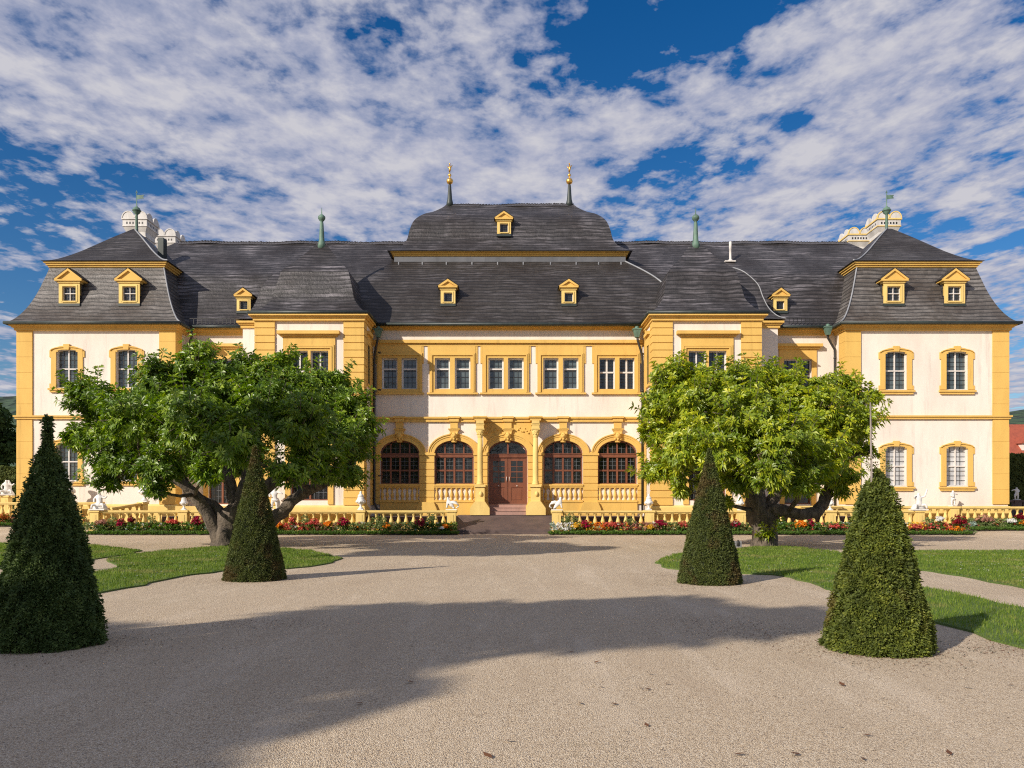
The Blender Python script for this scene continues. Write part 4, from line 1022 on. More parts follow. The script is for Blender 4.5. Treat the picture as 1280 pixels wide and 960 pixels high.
urn(fx(925), yb, 1.202, .95, 'white lidded urn just left of the right tree trunk')
urn(fx(1037.5), yb, 1.202, .9, 'white lidded urn on the balustrade beyond the bent right limb')
urn(X(180.8, 42.5), 42.5, 1.62, 1.45, 'tall open white urn on the sloping stair parapet', False)
urn(X(86, 42.6), 42.6, 1.62, 1.5, 'large white urn partly hidden behind the dark cone', False)

def figure(loc, label, joints, edges, extra=None, s=1, rz=0, name='statue', ico=None):
    """white stone figure: one skin-modifier surface"""
    me = bpy.data.meshes.new(name); me.from_pydata([j[:3] for j in joints], edges, [])
    ob = bpy.data.objects.new(name, me); COL.objects.link(ob)
    sk = ob.modifiers.new('s', 'SKIN'); 
    for v, j in zip(me.skin_vertices[0].data if me.skin_vertices else [], joints): v.radius = (j[3], j[3])
    if not me.skin_vertices:
        pass
    ob.modifiers.new('d', 'SUBSURF').levels = 1; ob.modifiers['d'].render_levels = 1
    bpy.context.view_layer.update()
    dg = bpy.context.evaluated_depsgraph_get(); em = bpy.data.meshes.new_from_object(ob.evaluated_get(dg))
    bpy.data.objects.remove(ob); em.name = name
    em.materials.clear(); em.materials.append(M['white'])
    for p in em.polygons: p.use_smooth = True
    root = empty(name, loc, label=label, cat='statue', group='white garden statues'); root.scale = (s, s, s); root.rotation_euler.z = rz
    link('body', em, root)
    mb = MB()
    if extra: extra(mb)
    mb.build('base', ['white'], root)
    return root
def ensure_skin():
    pass
def sphinx(mb):
    mb.box(-.28, .30, -.15, .15, 0, .05)
    mb.tube([(.28, 0, .12), (.4, 0, .2), (.36, 0, .34)], [.04, .03, .02], 6)
    for k in range(5): mb.tube([(-.02, -.08, .42), (.12 + .05 * k, -.1, .46 - .03 * k), (.30 + .02 * k, -.09, .44 - .05 * k)], [.05, .05, .02], 6)
SPH = [(-.18, 0, .70, .085), (-.17, 0, .58, .045), (-.16, 0, .44, .12), (.0, 0, .32, .12), (.2, 0, .2, .13), (-.2, -.09, .28, .05), (-.24, -.09, .1, .045), (-.2, .09, .28, .05), (-.24, .09, .1, .045), (.1, -.12, .1, .05), (.1, .12, .1, .05)]
SPE = [(0, 1), (1, 2), (2, 3), (3, 4), (2, 5), (5, 6), (2, 7), (7, 8), (4, 9), (4, 10)]
figure((fx(564), yb, 1.212), 'white winged sphinx crouching on the pier left of the steps', SPH, SPE, sphinx, .95)
figure((fx(696.5), yb, 1.202), 'white winged sphinx crouching on the pier right of the steps', SPH, SPE, sphinx, .98, PI)
PUT = [(0, 0, .42, .10), (0, 0, .56, .095), (.0, 0, .68, .10), (.0, 0, .77, .045), (.02, -.01, .87, .085), (-.13, 0, .68, .045), (-.2, -.06, .56, .036), (-.1, -.14, .52, .03), (.13, 0, .69, .045), (.24, -.03, .68, .036), (.34, -.02, .62, .03), (-.07, 0, .36, .07), (-.09, 0, .2, .05), (-.09, -.02, .05, .04), (.07, 0, .36, .07), (.11, -.05, .2, .05), (.09, 0, .05, .04)]
PUE = [(0, 1), (1, 2), (2, 3), (3, 4), (2, 5), (5, 6), (6, 7), (2, 8), (8, 9), (9, 10), (0, 11), (11, 12), (12, 13), (0, 14), (14, 15), (15, 16)]
def putb(mb):
    mb.box(-.18, .18, -.14, .14, 0, .05); mb.tube([(.14, .06, .05), (.17, .06, .28), (.12, .07, .45)], [.06, .05, .03], 7)
    mb.tube([(-.16, .05, .62), (.0, .09, .5), (.14, .05, .4), (.1, -.08, .36), (-.08, -.1, .42)], [.03, .045, .04, .045, .03], 6)
figure((fx(343), yb, 1.212), 'white standing cherub with one arm out above the flower bed', PUT, PUE, putb, 1.3)
figure((X(1191, d2), d2, 1.392), 'white draped cherub standing before the right end window', PUT, PUE, putb, .98, .4)
figure((X(1271, 52), 52, 1.76), 'pale cherub with outstretched arm before the right hedge', [(a, b_, c, d) for a, b_, c, d in PUT], PUE, putb, .95, PI)
SEA = [(0, 0, .22, .12), (.02, 0, .38, .10), (.0, 0, .52, .10), (-.01, 0, .62, .045), (.02, -.02, .72, .085), (-.13, 0, .52, .045), (-.2, -.04, .4, .036), (-.14, -.1, .3, .03), (.13, 0, .53, .045), (.24, -.04, .46, .036), (.34, -.05, .56, .03), (-.1, -.06, .2, .07), (-.2, -.18, .2, .055), (-.2, -.2, .04, .04), (.1, -.06, .2, .07), (.22, -.16, .24, .055), (.26, -.18, .06, .04)]
def seab(mb):
    mb.box(-.3, .3, -.22, .2, 0, .05); mb.tube([(-.25, .05, .05), (-.1, .06, .14), (.15, .06, .14), (.28, .04, .05)], [.06, .14, .14, .06], 8)
figure((fx(124), yb, 1.212), 'white seated cherub leaning over on the leftmost front pier', SEA, PUE, seab, 1.28)
figure((fx(1148), yb, 1.202), 'white cherub with raised arms on the last pier at right', [(a, b_, c + (.32 if i in (7, 10) else .1 if i in (6, 9) else 0), d) for i, (a, b_, c, d) in enumerate(SEA)], PUE, seab, 1.25)
figure((X(8, 46.5), 46.5, 2.01), 'white statue group with raised head left of the palace corner', SEA[:], PUE, lambda mb: (seab(mb), mb.tube([(.1, .05, .1), (.12, .05, .5), (.05, .02, .7)], [.1, .09, .06], 8)), 1.25, .3)

# ------------------------------------------------------------------ leaves
def leaf_clusters(C, D, k, ln, wd, tilt=(.9, 1.45), curl=.25):
    """C centres (n,3), D outward dirs; k leaves each: folded kites as 2 tris -> array (n*k*2,3,3) and tint"""
    n = len(C)
    D = D / np.linalg.norm(D, axis=1, keepdims=True)
    R = rng.normal(size=(n, 3)); A = np.cross(D, R); A /= np.linalg.norm(A, axis=1, keepdims=True); Bv = np.cross(D, A)
    out = []; tn = []
    base = rng.random(n)
    for j in range(k):
        az = 2 * PI * j / k + rng.uniform(-.4, .4, n); tl = rng.uniform(tilt[0], tilt[1], n)
        rad = A * np.cos(az)[:, None] + Bv * np.sin(az)[:, None]
        dr = D * np.cos(tl)[:, None] + rad * np.sin(tl)[:, None]
        sd = np.cross(dr, D); sd /= np.linalg.norm(sd, axis=1, keepdims=True) + 1e-9
        nr = np.cross(sd, dr)
        L = ln * rng.uniform(.65, 1.25, n)[:, None]; W = wd * rng.uniform(.8, 1.2, n)[:, None]
        roll = rng.uniform(-.5, .5, n)[:, None]; sd2 = sd * np.cos(roll) + nr * np.sin(roll)
        b0 = C + dr * .02; mid = C + dr * L * .55; tip = C + dr * L - np.array([0, 0, 1]) * L * curl * rng.uniform(0, 1, n)[:, None]
        up = np.array([0, 0, .12]) * L
        l, r = mid + sd2 * W + up, mid - sd2 * W + up
        out.append(np.stack([b0, l, tip], 1)); out.append(np.stack([b0, tip, r], 1))
        t = np.clip(base * .6 + rng.random(n) * .4, 0, 1); tn += [t, t]
    return np.concatenate(out), np.concatenate(tn)

def magnolia(name, bx, by, lobes, limbs, label, mat, nclus, ln=.27, wd=.05):
    root = empty(name, (bx, by, 0), label=label, cat='tree', group='two old spreading garden trees')
    mb = MB()
    for pts, rad in limbs:
        # subdivide with jitter
        P = []; Rr = []
        for i in range(len(pts) - 1):
            a, b_ = Vector(pts[i]), Vector(pts[i + 1])
            for q in range(4):
                t = q / 4; P.append(a.lerp(b_, t) + Vector((random.uniform(-1, 1), random.uniform(-1, 1), random.uniform(-.5, .5))) * .03); Rr.append(rad[i] * (1 - t) + rad[i + 1] * t)
        P.append(Vector(pts[-1])); Rr.append(rad[-1])
        mb.tube([p - Vector((bx, by, 0)) for p in P], Rr, 14, 0, .17)
    # secondary branches to the lobes
    ends = [Vector(p) for pts, r in limbs for p in pts[1:]]
    Cs, Ds = [], []
    tot = sum(l[3] ** 2 for l in lobes)
    for (cx, cy, cz, r, fl) in lobes:
        c = Vector((cx, cy, cz)); e = min(ends, key=lambda q: (q - c).length + (0 if q.z < c.z else 2))
        m1 = e.lerp(c, .5) + Vector((random.uniform(-.25, .25), random.uniform(-.25, .25), -.1))
        o = Vector((bx, by, 0)); mb.tube([e - o, m1 - o, c - o], [.09, .06, .035], 6)
        for q in range(7):
            dd = Vector((random.gauss(0, 1), random.gauss(0, 1), random.gauss(.2, .8))).normalized(); mb.tube([c - o, c + dd * r * .55 + Vector((0, 0, -.05)) - o, c + dd * r * .95 - o], [.035, .022, .01], 5)
        n = int(nclus * r * r / tot)
        r = r * .81
        d = rng.normal(size=(n, 3)); d /= np.linalg.norm(d, axis=1, keepdims=True)
        ph = rng.uniform(0, 6, 3); lump = 1 + .22 * np.sin(d[:, 0] * 5 + ph[0]) * np.sin(d[:, 1] * 5 + ph[1]) + .16 * np.sin(d[:, 2] * 6 + ph[2])
        gapm = (np.sin(d[:, 0] * 4.3 + ph[1]) + np.sin(d[:, 1] * 4.7 + ph[2]) + np.sin(d[:, 2] * 5.1 + ph[0])) > -1.25
        rr = r * (rng.random(n) ** .28) * rng.uniform(.85, 1.1, n)
        p = d * (rr * lump)[:, None]; p[:, 2] *= fl
        p = p[gapm]; d = d[gapm]; n = len(d)
        Cs.append(p + np.array([cx - bx, cy - by, cz])); dd = d.copy(); dd[:, 2] = dd[:, 2] * .7 + .55; Ds.append(dd + rng.normal(0, .25, (n, 3)))
        # shoots that stand clear of the mass
        for q in range(max(3, int(r * 17))):
            sd = np.array([random.gauss(0, 1), random.gauss(-.2, 1), random.gauss(.25, .8)]); sd /= np.linalg.norm(sd)
            L_ = random.uniform(.25, .75); p0_ = sd * r * .95; p0_[2] *= fl; up_ = sd * .8 + np.array([0, 0, .7]); up_ /= np.linalg.norm(up_)
            base_ = np.array([cx - bx, cy - by, cz]) + p0_
            mb.tube([tuple(base_ - up_ * .2), tuple(base_ + up_ * L_)], [.014, .006], 4)
            kk = random.randint(3, 5); Cs.append(np.array([base_ + up_ * L_ * (w_ + .6) / kk for w_ in range(kk)])); Ds.append(np.tile(up_, (kk, 1)) + rng.normal(0, .15, (kk, 3)))
    mb.build('trunk', ['bark'], root)
    C = np.concatenate(Cs); D = np.concatenate(Ds)
    # thin sprigs standing out of the crown
    V, T = leaf_clusters(C, D, 8, ln, wd)
    link('crown', fast_mesh('crown', V, 3, T, [mat]), root)
    return root
DT = 29.0
def lob(px, py, r, dd=0.0, fl=.85):
    d = DT + dd * (2.3 if dd < -.9 else 1.15 if dd > 1.1 else 1); return (X(px, d), d, Z(py, d), r * d / F, fl)
def low_(L, lim, dy): return [(x, y, z - (dy * DT / F if Z(lim, DT) < z else 0), r_, f_) for x, y, z, r_, f_ in L]
L1 = [lob(118, 500, 34, .3), (*lob(107, 552, 26, .2)[:4], .7), lob(150, 570, 42, -.6), lob(135, 600, 20, -.8), lob(200, 585, 34, -1.2), lob(172, 520, 48, -1.0), lob(200, 475, 34, .2), lob(245, 455, 34, .3), lob(252, 437, 13, .2, 1.3),
      lob(238, 520, 52, -1.6), lob(285, 480, 40, .2), lob(290, 555, 40, -2.0), lob(310, 455, 26, .8), lob(345, 465, 34, .2), lob(330, 510, 44, -1.3), lob(390, 480, 34, .2), lob(425, 500, 36, .4), lob(375, 530, 44, -1.5), lob(430, 545, 36, -.4), lob(446, 512, 22, .6),
      lob(400, 575, 36, -1.0), lob(432, 592, 22, -.3), lob(360, 590, 26, -1.8), lob(260, 595, 20, -1.6), lob(225, 500, 55, 1.8), lob(300, 520, 60, 2.2), lob(380, 530, 52, 2.0), lob(150, 540, 45, 1.8), lob(300, 570, 40, 1.6), lob(250, 560, 50, 1.2), lob(445, 560, 24, 1.0), lob(195, 615, 14, -1.2, .6), lob(98, 545, 18, 0), lob(92, 488, 12, .2), lob(458, 530, 16, .2), lob(420, 467, 14, .4), lob(355, 446, 11, .3), lob(195, 455, 13, 0)]
L1 = low_(L1, 485, 7)
bx, by = X(281, DT), DT
def T(px, py, dd=0): d = DT + dd; return (X(px, d), d, Z(py, d))
limbs1 = [([(bx, by, -.1), T(281, 668), T(285, 650), T(300, 632), T(312, 600, .3), T(318, 560, .6), T(320, 520, .7)], [.44, .38, .34, .30, .25, .2, .12]),
          ([T(279, 684, .0), T(271, 662, -.05), T(258, 640, -.2), T(243, 618, -.4), T(222, 600, -.6), T(185, 590, -.8), T(150, 585, -1)], [.30, .24, .21, .19, .17, .13, .09]),
          ([T(288, 655), T(270, 636, .2), T(248, 625, .3), T(228, 600, .5), T(200, 560, .8)], [.26, .24, .2, .16, .1]),
          ([T(296, 640), T(290, 610, .4), T(280, 580, .8), T(262, 540, 1)], [.24, .2, .16, .1]),
          ([T(300, 660, .2), T(335, 655, .2), T(352, 640, .1), T(366, 626, 0), T(388, 611, -.3), T(415, 600, -.4), T(435, 588, -.4)], [.26, .24, .22, .2, .17, .13, .08]),
          ([T(300, 645, .3), T(330, 612, .6), T(365, 585, .8), T(395, 560, 1)], [.28, .24, .18, .1])]
magnolia('magnolia_tree', bx, by, L1, limbs1, 'broad dark green tree with many leaning limbs standing on the left lawn', 'leaf', 16500, .21, .034)
L2 = [lob(840, 470, 32, .2), lob(825, 505, 26, 0), lob(818, 540, 22, 0), lob(835, 585, 24, -.4), lob(815, 590, 16, 0), lob(862, 560, 38, -1.0), lob(870, 510, 42, -.8), lob(880, 470, 30, .4), lob(915, 480, 36, -.3), lob(945, 470, 26, .3), lob(925, 464, 18, .3, 1.1), lob(935, 520, 46, -1.6), lob(905, 560, 38, -1.6),
      lob(985, 490, 34, 0), lob(978, 550, 44, -1.8), lob(960, 590, 32, -1.8), lob(1020, 515, 40, -.6), lob(1030, 480, 26, .5), lob(1068, 490, 20, .3), lob(1088, 487, 14, .2, .7), lob(1060, 530, 34, -.3), lob(1025, 565, 36, -1.3), lob(1045, 595, 24, -.6), lob(1000, 600, 28, -1.5), lob(925, 600, 26, -1.0), lob(850, 610, 14, -.6),
      lob(870, 530, 48, 1.6), lob(940, 530, 60, 2.0), lob(1010, 540, 55, 1.8), lob(1050, 560, 32, 1.2), lob(960, 480, 40, 1.5), lob(890, 600, 24, .5), lob(1048, 615, 10, -.3), lob(1086, 565, 9, 0), lob(850, 457, 11, .3), lob(985, 467, 14, .4, 1.1), lob(1055, 472, 13, .3), lob(905, 628, 12, -.4), lob(962, 668, 6, -.6, .9)]
L2 = low_(L2, 500, 9)
bx2, by2 = X(957, DT), DT
limbs2 = [([(bx2, by2, -.1), T(955, 665), T(948, 640), T(940, 610), T(932, 580, .3), T(925, 540, .5), T(920, 500, .6)], [.50, .42, .38, .33, .26, .2, .12]),
          ([T(958, 655, -.1), T(965, 638, -.2), T(985, 640, -.4), T(1005, 643, -.4), T(1020, 641, -.3), T(1030, 626, -.2), T(1038, 608, 0), T(1042, 575, .2)], [.3, .24, .2, .19, .22, .2, .17, .1]),
          ([T(950, 645, .2), T(968, 620, .4), T(985, 590, .6), T(995, 550, .8)], [.26, .2, .16, .1]),
          ([T(940, 615, .2), T(915, 590, .2), T(885, 570, 0), T(858, 550, 0)], [.2, .16, .12, .07]),
          ([T(1042, 575, .2), T(1060, 572, 0), T(1084, 567, 0)], [.05, .03, .015]), ([T(1042, 575, .2), T(1062, 535, .1), T(1072, 505, 0), T(1094, 488, 0)], [.08, .05, .03, .015])]
magnolia('magnolia_tree', bx2, by2, L2, limbs2, 'yellow green tree with a thick bent limb standing on the right lawn', 'leafyellow', 13000, .215, .034)

# ------------------------------------------------------------------ topiary
def topiary(px, d, prof, label, mat, dens, ln, ragged=.02, seed=1):
    """prof: list (py, half width px)"""
    x0 = X(px, d); r = empty('topiary_cone', (x0, d, 0), label=label, cat='topiary', group='clipped yew cones')
    P = sorted([(Z(py, d), max(hw * d / F - ln * (.8 if d > 12 else 1.5), .004)) for py, hw in prof]); P[0] = (0.0, P[0][1])
    zs = np.array([p[0] for p in P]); rs = np.array([p[1] for p in P])
    mb = MB(); mb.lathe([(max(np.interp(z, zs, rs) - .05, .01), z) for z in np.linspace(.02, zs[-1] - .05, 24)], (0, 0, 0), 24); mb.build('inner_twigs', ['core'], r)
    H = zs[-1]; area = 2 * PI * np.trapezoid(rs, zs) if hasattr(np, 'trapezoid') else 2 * PI * np.trapz(rs, zs)
    n = int(area * dens * 1.4)
    z = rng.uniform(0, H, n * 3); k = rng.random(n * 3) < (np.interp(z, zs, rs) + .04) / (rs.max() + .04); z = z[k][:n]; n = len(z)
    a = rng.uniform(0, 2 * PI, n); rad = np.interp(z, zs, rs)
    lump = ragged * (np.sin(a * 7 + z * 9 + seed) + np.sin(a * 13 - z * 15 + seed * 2) + rng.normal(0, .7, n))
    rad = np.maximum(rad + lump - .06 * rng.random(n) ** 2, .005)
    C = np.stack([rad * np.cos(a), rad * np.sin(a), z], 1); D = np.stack([np.cos(a), np.sin(a), np.full(n, .45)], 1) + rng.normal(0, .35, (n, 3))
    V, T_ = leaf_clusters(C, D, 5, ln, ln * .2, (.3, 1.3), .0)
    if px > 1000:
        for (ox, hh) in ((-.1, .16), (.06, .22), (.13, .12), (-.03, .1)):
            c2 = np.array([[ox + rng.normal(0, .01), rng.normal(0, .02), H - .02 + hh * q / 8] for q in range(9)]); v2, t2 = leaf_clusters(c2, np.tile([0, 0, 1.], (9, 1)), 5, ln * .9, ln * .16, (.4, 1.2), 0); V = np.concatenate([V, v2]); T_ = np.concatenate([T_, t2])
    link('foliage', fast_mesh('foliage', V, 3, T_, [mat]), r)
    return r
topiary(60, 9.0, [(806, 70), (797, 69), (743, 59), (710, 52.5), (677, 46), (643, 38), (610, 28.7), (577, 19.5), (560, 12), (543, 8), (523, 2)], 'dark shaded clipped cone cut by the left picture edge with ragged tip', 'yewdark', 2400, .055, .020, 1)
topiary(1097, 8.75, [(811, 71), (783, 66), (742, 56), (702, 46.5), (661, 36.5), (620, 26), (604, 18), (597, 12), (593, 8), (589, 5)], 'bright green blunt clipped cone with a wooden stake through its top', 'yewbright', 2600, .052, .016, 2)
topiary(318.5, 16.6, [(724, 39.5), (700, 34), (650, 23.5), (600, 12), (575, 6), (558, 1.5)], 'slim clipped cone in front of the left tree trunk', 'yew', 1500, .05, .008, 3)
topiary(887, 15.9, [(728, 40.5), (716, 38.5), (667, 28), (617, 16.5), (585, 8), (562, 1.5)], 'slim clipped cone in front of the right tree', 'yew', 1500, .05, .008, 4)
mb = MB(); sx = X(1091, 8.7); mb.tube([(sx + .0, 8.72, .2), (sx - .0, 8.72, 1.5), (X(1089, 8.7), 8.72, Z(503, 8.72))], [.015, .014, .008], 8)
tag(mb.build('garden_stake', ['stake']), 'thin grey wooden stake rising out of the right near cone', 'stake')

# ------------------------------------------------------------------ flower beds
def planted(name, x0, x1, y0, y1, z0, z1, dens, ln, wd, mats, label, cat='flowers', kind='stuff', zf=None, weights=None):
    n = int((x1 - x0) * (y1 - y0) * dens); x = rng.uniform(x0, x1, n); y = rng.uniform(y0, y1, n); z = rng.uniform(z0, z1, n)
    C = np.stack([x, y, z], 1); D = np.stack([rng.normal(0, .5, n), rng.normal(-.2, .5, n), np.full(n, 1.)], 1)
    V, T_ = leaf_clusters(C, D, 5, ln, wd, (.2, 1.1), 0)
    # patchy species along the bed
    cell = (np.floor(x * 1.1 + np.sin(y * 3) * .4).astype(int) * 7919 % 997) / 997.0
    w = np.cumsum(weights or [1] * len(mats)) / sum(weights or [1] * len(mats))
    mi = np.searchsorted(w, np.where(rng.random(n) < .75, cell, rng.random(n))); mi = np.clip(mi, 0, len(mats) - 1)
    return tag(link(name, fast_mesh(name, V, 3, T_, mats, np.tile(mi, 10))), label, cat, kind=kind)
beds = [('left front', X(97, 39.3), X(573, 39.3), 39.0, 40.05, 0), ('right front', X(686, 39.3), X(1216, 39.3), 39.0, 40.05, 0), ('far left', X(-60, 41.3), X(95, 41.3), 41.6, 42.5, .33), ('far right', X(1205, 41.3), X(1380, 41.3), 41.4, 42.5, .13)]
for nm, x0, x1, y0, y1, zb in beds:
    mb = MB(); mb.box(x0 + .05, x1 - .05, y0 + .05, y1, -.05, zb + .06); tag(mb.build('flower_bed_soil', ['soil']), f'dark soil of the {nm} flower bed', 'flower bed', kind='structure')
    planted('border_plants', x0, x1, y0, y0 + .32, zb + .02, zb + .11, 330, .15, .018, ['border'], f'low dark green edging plants of the {nm} bed', 'edging plants')
    planted('bed_plants', x0 + .1, x1 - .1, y0 + .3, y1 - .05, zb + .2, zb + .55, 190, .12, .032, ['border', 'palebush', 'dusty', 'salmon', 'orange', 'yellow', 'whitef', 'rust', 'silver'], f'mixed low flowers filling the {nm} bed', 'bed flowers', weights=[3.4, 3.2, 1.2, .8, .45, .6, .6, .4, .8])
def clump(px, py, d, wpx, hpx, flower, leaf, label, dens=1.0):
    """one flowering plant: foliage mound with blooms"""
    w = wpx * d / F / 2; zc = Z(py, d); zg = .05 if d < 40.5 else .2
    r = empty('flowering_plant', (X(px, d), d, zg), label=label, cat='flowers', group='flowering plants along the balustrade')
    H = max(zc + hpx * d / F / 2 - zg, .25)
    n = int(55 * dens * max(w / .3, .6)); a = rng.normal(size=(n, 3)); a /= np.linalg.norm(a, axis=1, keepdims=True); rr = rng.random(n) ** .5
    C = a * rr[:, None] * np.array([w, .22, H * .42]) + np.array([0, 0, H * .5])
    V, T_ = leaf_clusters(C, a + np.array([0, 0, .7]), 6, .13, .024, (.3, 1.2), 0); link('foliage', fast_mesh('foliage', V, 3, T_, [leaf]), r)
    mb = MB()
    for k in range(5): an = k * 1.3; mb.tube([(0, 0, -.05), (.08 * math.cos(an), .08 * math.sin(an), H * .35), (w * .6 * math.cos(an), .15 * math.sin(an), H * .75)], [.012, .01, .006], 5)
    mb.build('stems', ['border'], r)
    if flower:
        n = int(85 * dens * max(w / .3, .6)); a = rng.normal(size=(n, 3)); a[:, 2] = np.abs(a[:, 2]); a[:, 1] -= .4; a /= np.linalg.norm(a, axis=1, keepdims=True)
        C = a * rng.uniform(.2, 1.05, (n, 1)) * np.array([w, .24, hpx * d / F * .75]) + np.array([0, -.05, .03]) + np.array([0, 0, H - hpx * d / F * .72])
        V, T_ = leaf_clusters(C, a + np.array([0, 0, .5]), 6, .085, .03, (.5, 1.4), 0); link('blooms', fast_mesh('blooms', V, 3, T_, [flower]), r)
    return r
fd = 39.5
CL = [(127, 654, 16, 7, 'dusty', 'border', 'dusty red flower clump below the leftmost seated cherub'),
      (152, 655, 14, 11, 'crimson', 'palebush', 'crimson flower clump left of the sloping stair parapet'),
      (165, 651, 9, 8, 'maroon', 'border', 'small dark maroon clump below the stair parapet end'),
      (140, 650, 12, 14, None, 'palebush', 'pale green bush behind the first crimson clump'),
      (190, 649, 16, 14, None, 'palebush', 'pale green bush below the tall open urn'),
      (216, 653, 18, 7, 'salmon', 'border', 'salmon red clump just left of the trunk side urn'),
      (247, 653, 17, 12, 'crimson', 'border', 'crimson clump just left of the left tree trunk'),
      (366, 651, 8, 9, 'salmon', 'palebush', 'pink clump right of the standing cherub'),
      (382, 652, 16, 18, None, 'palebush', 'pale feathery bush in the middle of the left bed'),
      (392, 654, 14, 8, 'salmon', 'border', 'coral red clump under the pavilion wall'),
      (430, 654, 15, 12, 'crimson', 'border', 'bright crimson clump left of the downpipe urn'),
      (410, 656, 10, 6, 'orange', 'border', 'small orange clump between red clumps of the left bed'),
      (349, 658, 9, 5, 'orange', 'border', 'orange clump beside the slim left cone'),
      (474, 650, 20, 17, None, 'palebush', 'tall yellow green rose bush right of the downpipe urn'),
      (483, 658, 9, 5, 'orange', 'border', 'orange blooms at the foot of the left rose bush'),
      (525, 655, 13, 12, 'crimson', 'border', 'crimson clump nearest the left of the steps'),
      (539, 649, 14, 16, None, 'palebush', 'green bush beside the last crimson clump before the steps'),
      (558, 659, 12, 5, 'orange', 'border', 'orange and white blooms at the foot of the left end pier'),
      (553, 661, 10, 3, 'whitef', 'border', 'low white blooms left of the steps'),
      (712, 648, 20, 18, None, 'palebush', 'tall rose bush beside the right sphinx'),
      (719, 659, 10, 5, 'yellow', 'border', 'yellow blooms below the right rose bush'),
      (732, 657, 15, 9, 'crimson', 'border', 'crimson clump nearest the right of the steps'),
      (765, 657, 20, 8, 'salmon', 'border', 'wide salmon pink clump in the right bed'),
      (787, 652, 10, 14, None, 'palebush', 'upright green bush left of the right downpipe'),
      (812, 660, 12, 6, 'yellow', 'border', 'yellow clump below the urn by the right downpipe'),
      (826, 655, 16, 12, 'crimson', 'border', 'crimson clump just right of the downpipe urn'),
      (853, 657, 14, 8, 'salmon', 'border', 'pink clump left of the slim right cone'),
      (918, 656, 17, 10, 'crimson', 'border', 'crimson clump between slim cone and right tree trunk'),
      (1000, 657, 18, 11, 'orange', 'border', 'orange yellow clump under the bent limb'),
      (1013, 656, 10, 11, 'crimson', 'border', 'crimson clump right of the orange clump under the limb'),
      (1044, 659, 22, 7, 'salmon', 'border', 'salmon clump reaching towards the near right cone'),
      (975, 654, 18, 12, None, 'border', 'leafy green bush right of the right tree trunk'),
      (1143, 660, 18, 6, 'salmon', 'border', 'coral clump below the cherub with raised arms'),
      (1162, 652, 16, 16, None, 'palebush', 'rusty green bush right of the last front pier'),
      (1174, 650, 10, 6, 'whitef', 'border', 'white blooms beside the last front pier'),
      (1198, 652, 20, 14, 'maroon', 'border', 'big dark red clump at the right end of the front bed'),
      (1194, 662, 20, 7, 'orange', 'border', 'bright orange clump at the foot of the big dark red clump')]
for c in CL: clump(c[0], c[1], fd + (0 if c[4] else .15), *c[2:])
for c in [(6, 647, 14, 8, 'rust', 'border', 'orange brown clump at the left picture edge'), (1230, 650, 26, 9, 'dusty', 'palebush', 'dusty pink clump below the right end pilaster'), (1262, 652, 16, 4, 'whitef', 'border', 'white blooms in the far right bed'), (1274, 647, 14, 8, 'maroon', 'border', 'dark red clump at the right picture edge'), (1277, 654, 14, 5, 'orange', 'border', 'orange clump at the right picture edge'), (1214, 656, 10, 6, 'silver', 'silver', 'silver leaved plant starting the far right bed')]:
    clump(c[0], c[1], 41.9, *c[2:])

# ------------------------------------------------------------------ small things
d = 28.4; mb = MB(); x0 = X(922, d); mb.box(x0 - .14, x0 + .14, d - .1, d + .1, 0, .04); mb.box(x0 - .13, x0 - .05, d - .05, d + .05, .04, .24); mb.box(x0 + .05, x0 + .13, d - .05, d + .05, .04, .24); mb.box(x0 - .05, x0 + .05, d - .02, d + .04, .04, .22)
o = mb.build('ground_spotlight', ['greybox']); tag(o, 'small grey metal spotlight box on the gravel by the right lawn', 'spotlight')
m2 = MB(); m2.tube([(x0, d - .07, .04), (x0, d - .07, .2), (x0, d - .05, .27)], [.04, .045, .02], 8); m2.build('lamp_housing', ['iron'], o)
mb = MB(); xh = X(261, 43.9); dd_ = 43.9; R_ = .30
mb.tube([(xh + R_ * math.cos(PI * k / 12), dd_, 1.45 + R_ * math.sin(PI * k / 12) * 1.25) for k in range(13)], .025, 6); mb.tube([(xh, dd_, 1.3), (xh + .03, dd_, 1.82)], .02, 6); mb.tube([(xh - R_, dd_, .88), (xh - R_, dd_, 1.5)], .025, 6); mb.tube([(xh + R_, dd_, .88), (xh + R_, dd_, 1.5)], .025, 6)
tag(mb.build('iron_hoop', ['iron']), 'curved dark iron hoop seen between the left tree limbs', 'iron railing')
leaf_px = [(515, 808), (512, 854), (449, 881), (714, 816), (746, 829), (751, 860), (725, 881), (767, 882), (813, 844), (801, 862), (809, 863), (834, 856), (808, 908), (636, 928), (609, 947), (1050, 910), (1085, 921), (925, 945), (1079, 951), (1265, 858), (1210, 861), (1052, 857), (994, 945), (1186, 943)]
lm = MB(); lm.raw([(-.045, 0, .004), (-.01, -.02, .012), (.04, -.004, .02), (.0, .022, .01)], [(0, 1, 2, 3)]); lm.raw([(.04, -.004, .02), (.065, .0, .022), (.064, .003, .022)], [(0, 1, 2)])
lme = lm.mesh('fallen_leaf', ['dryleaf'])
for px, py in leaf_px:
    x, y = G(px, py); o = link('fallen_leaf', lme, None, (x, y, .006)); o.rotation_euler.z = random.uniform(0, 6.28); s = random.uniform(.7, 1.2); o.scale = (s, s, s)
    tag(o, 'dry brown leaf fallen on the open gravel', 'leaf', 'fallen leaves on the gravel')

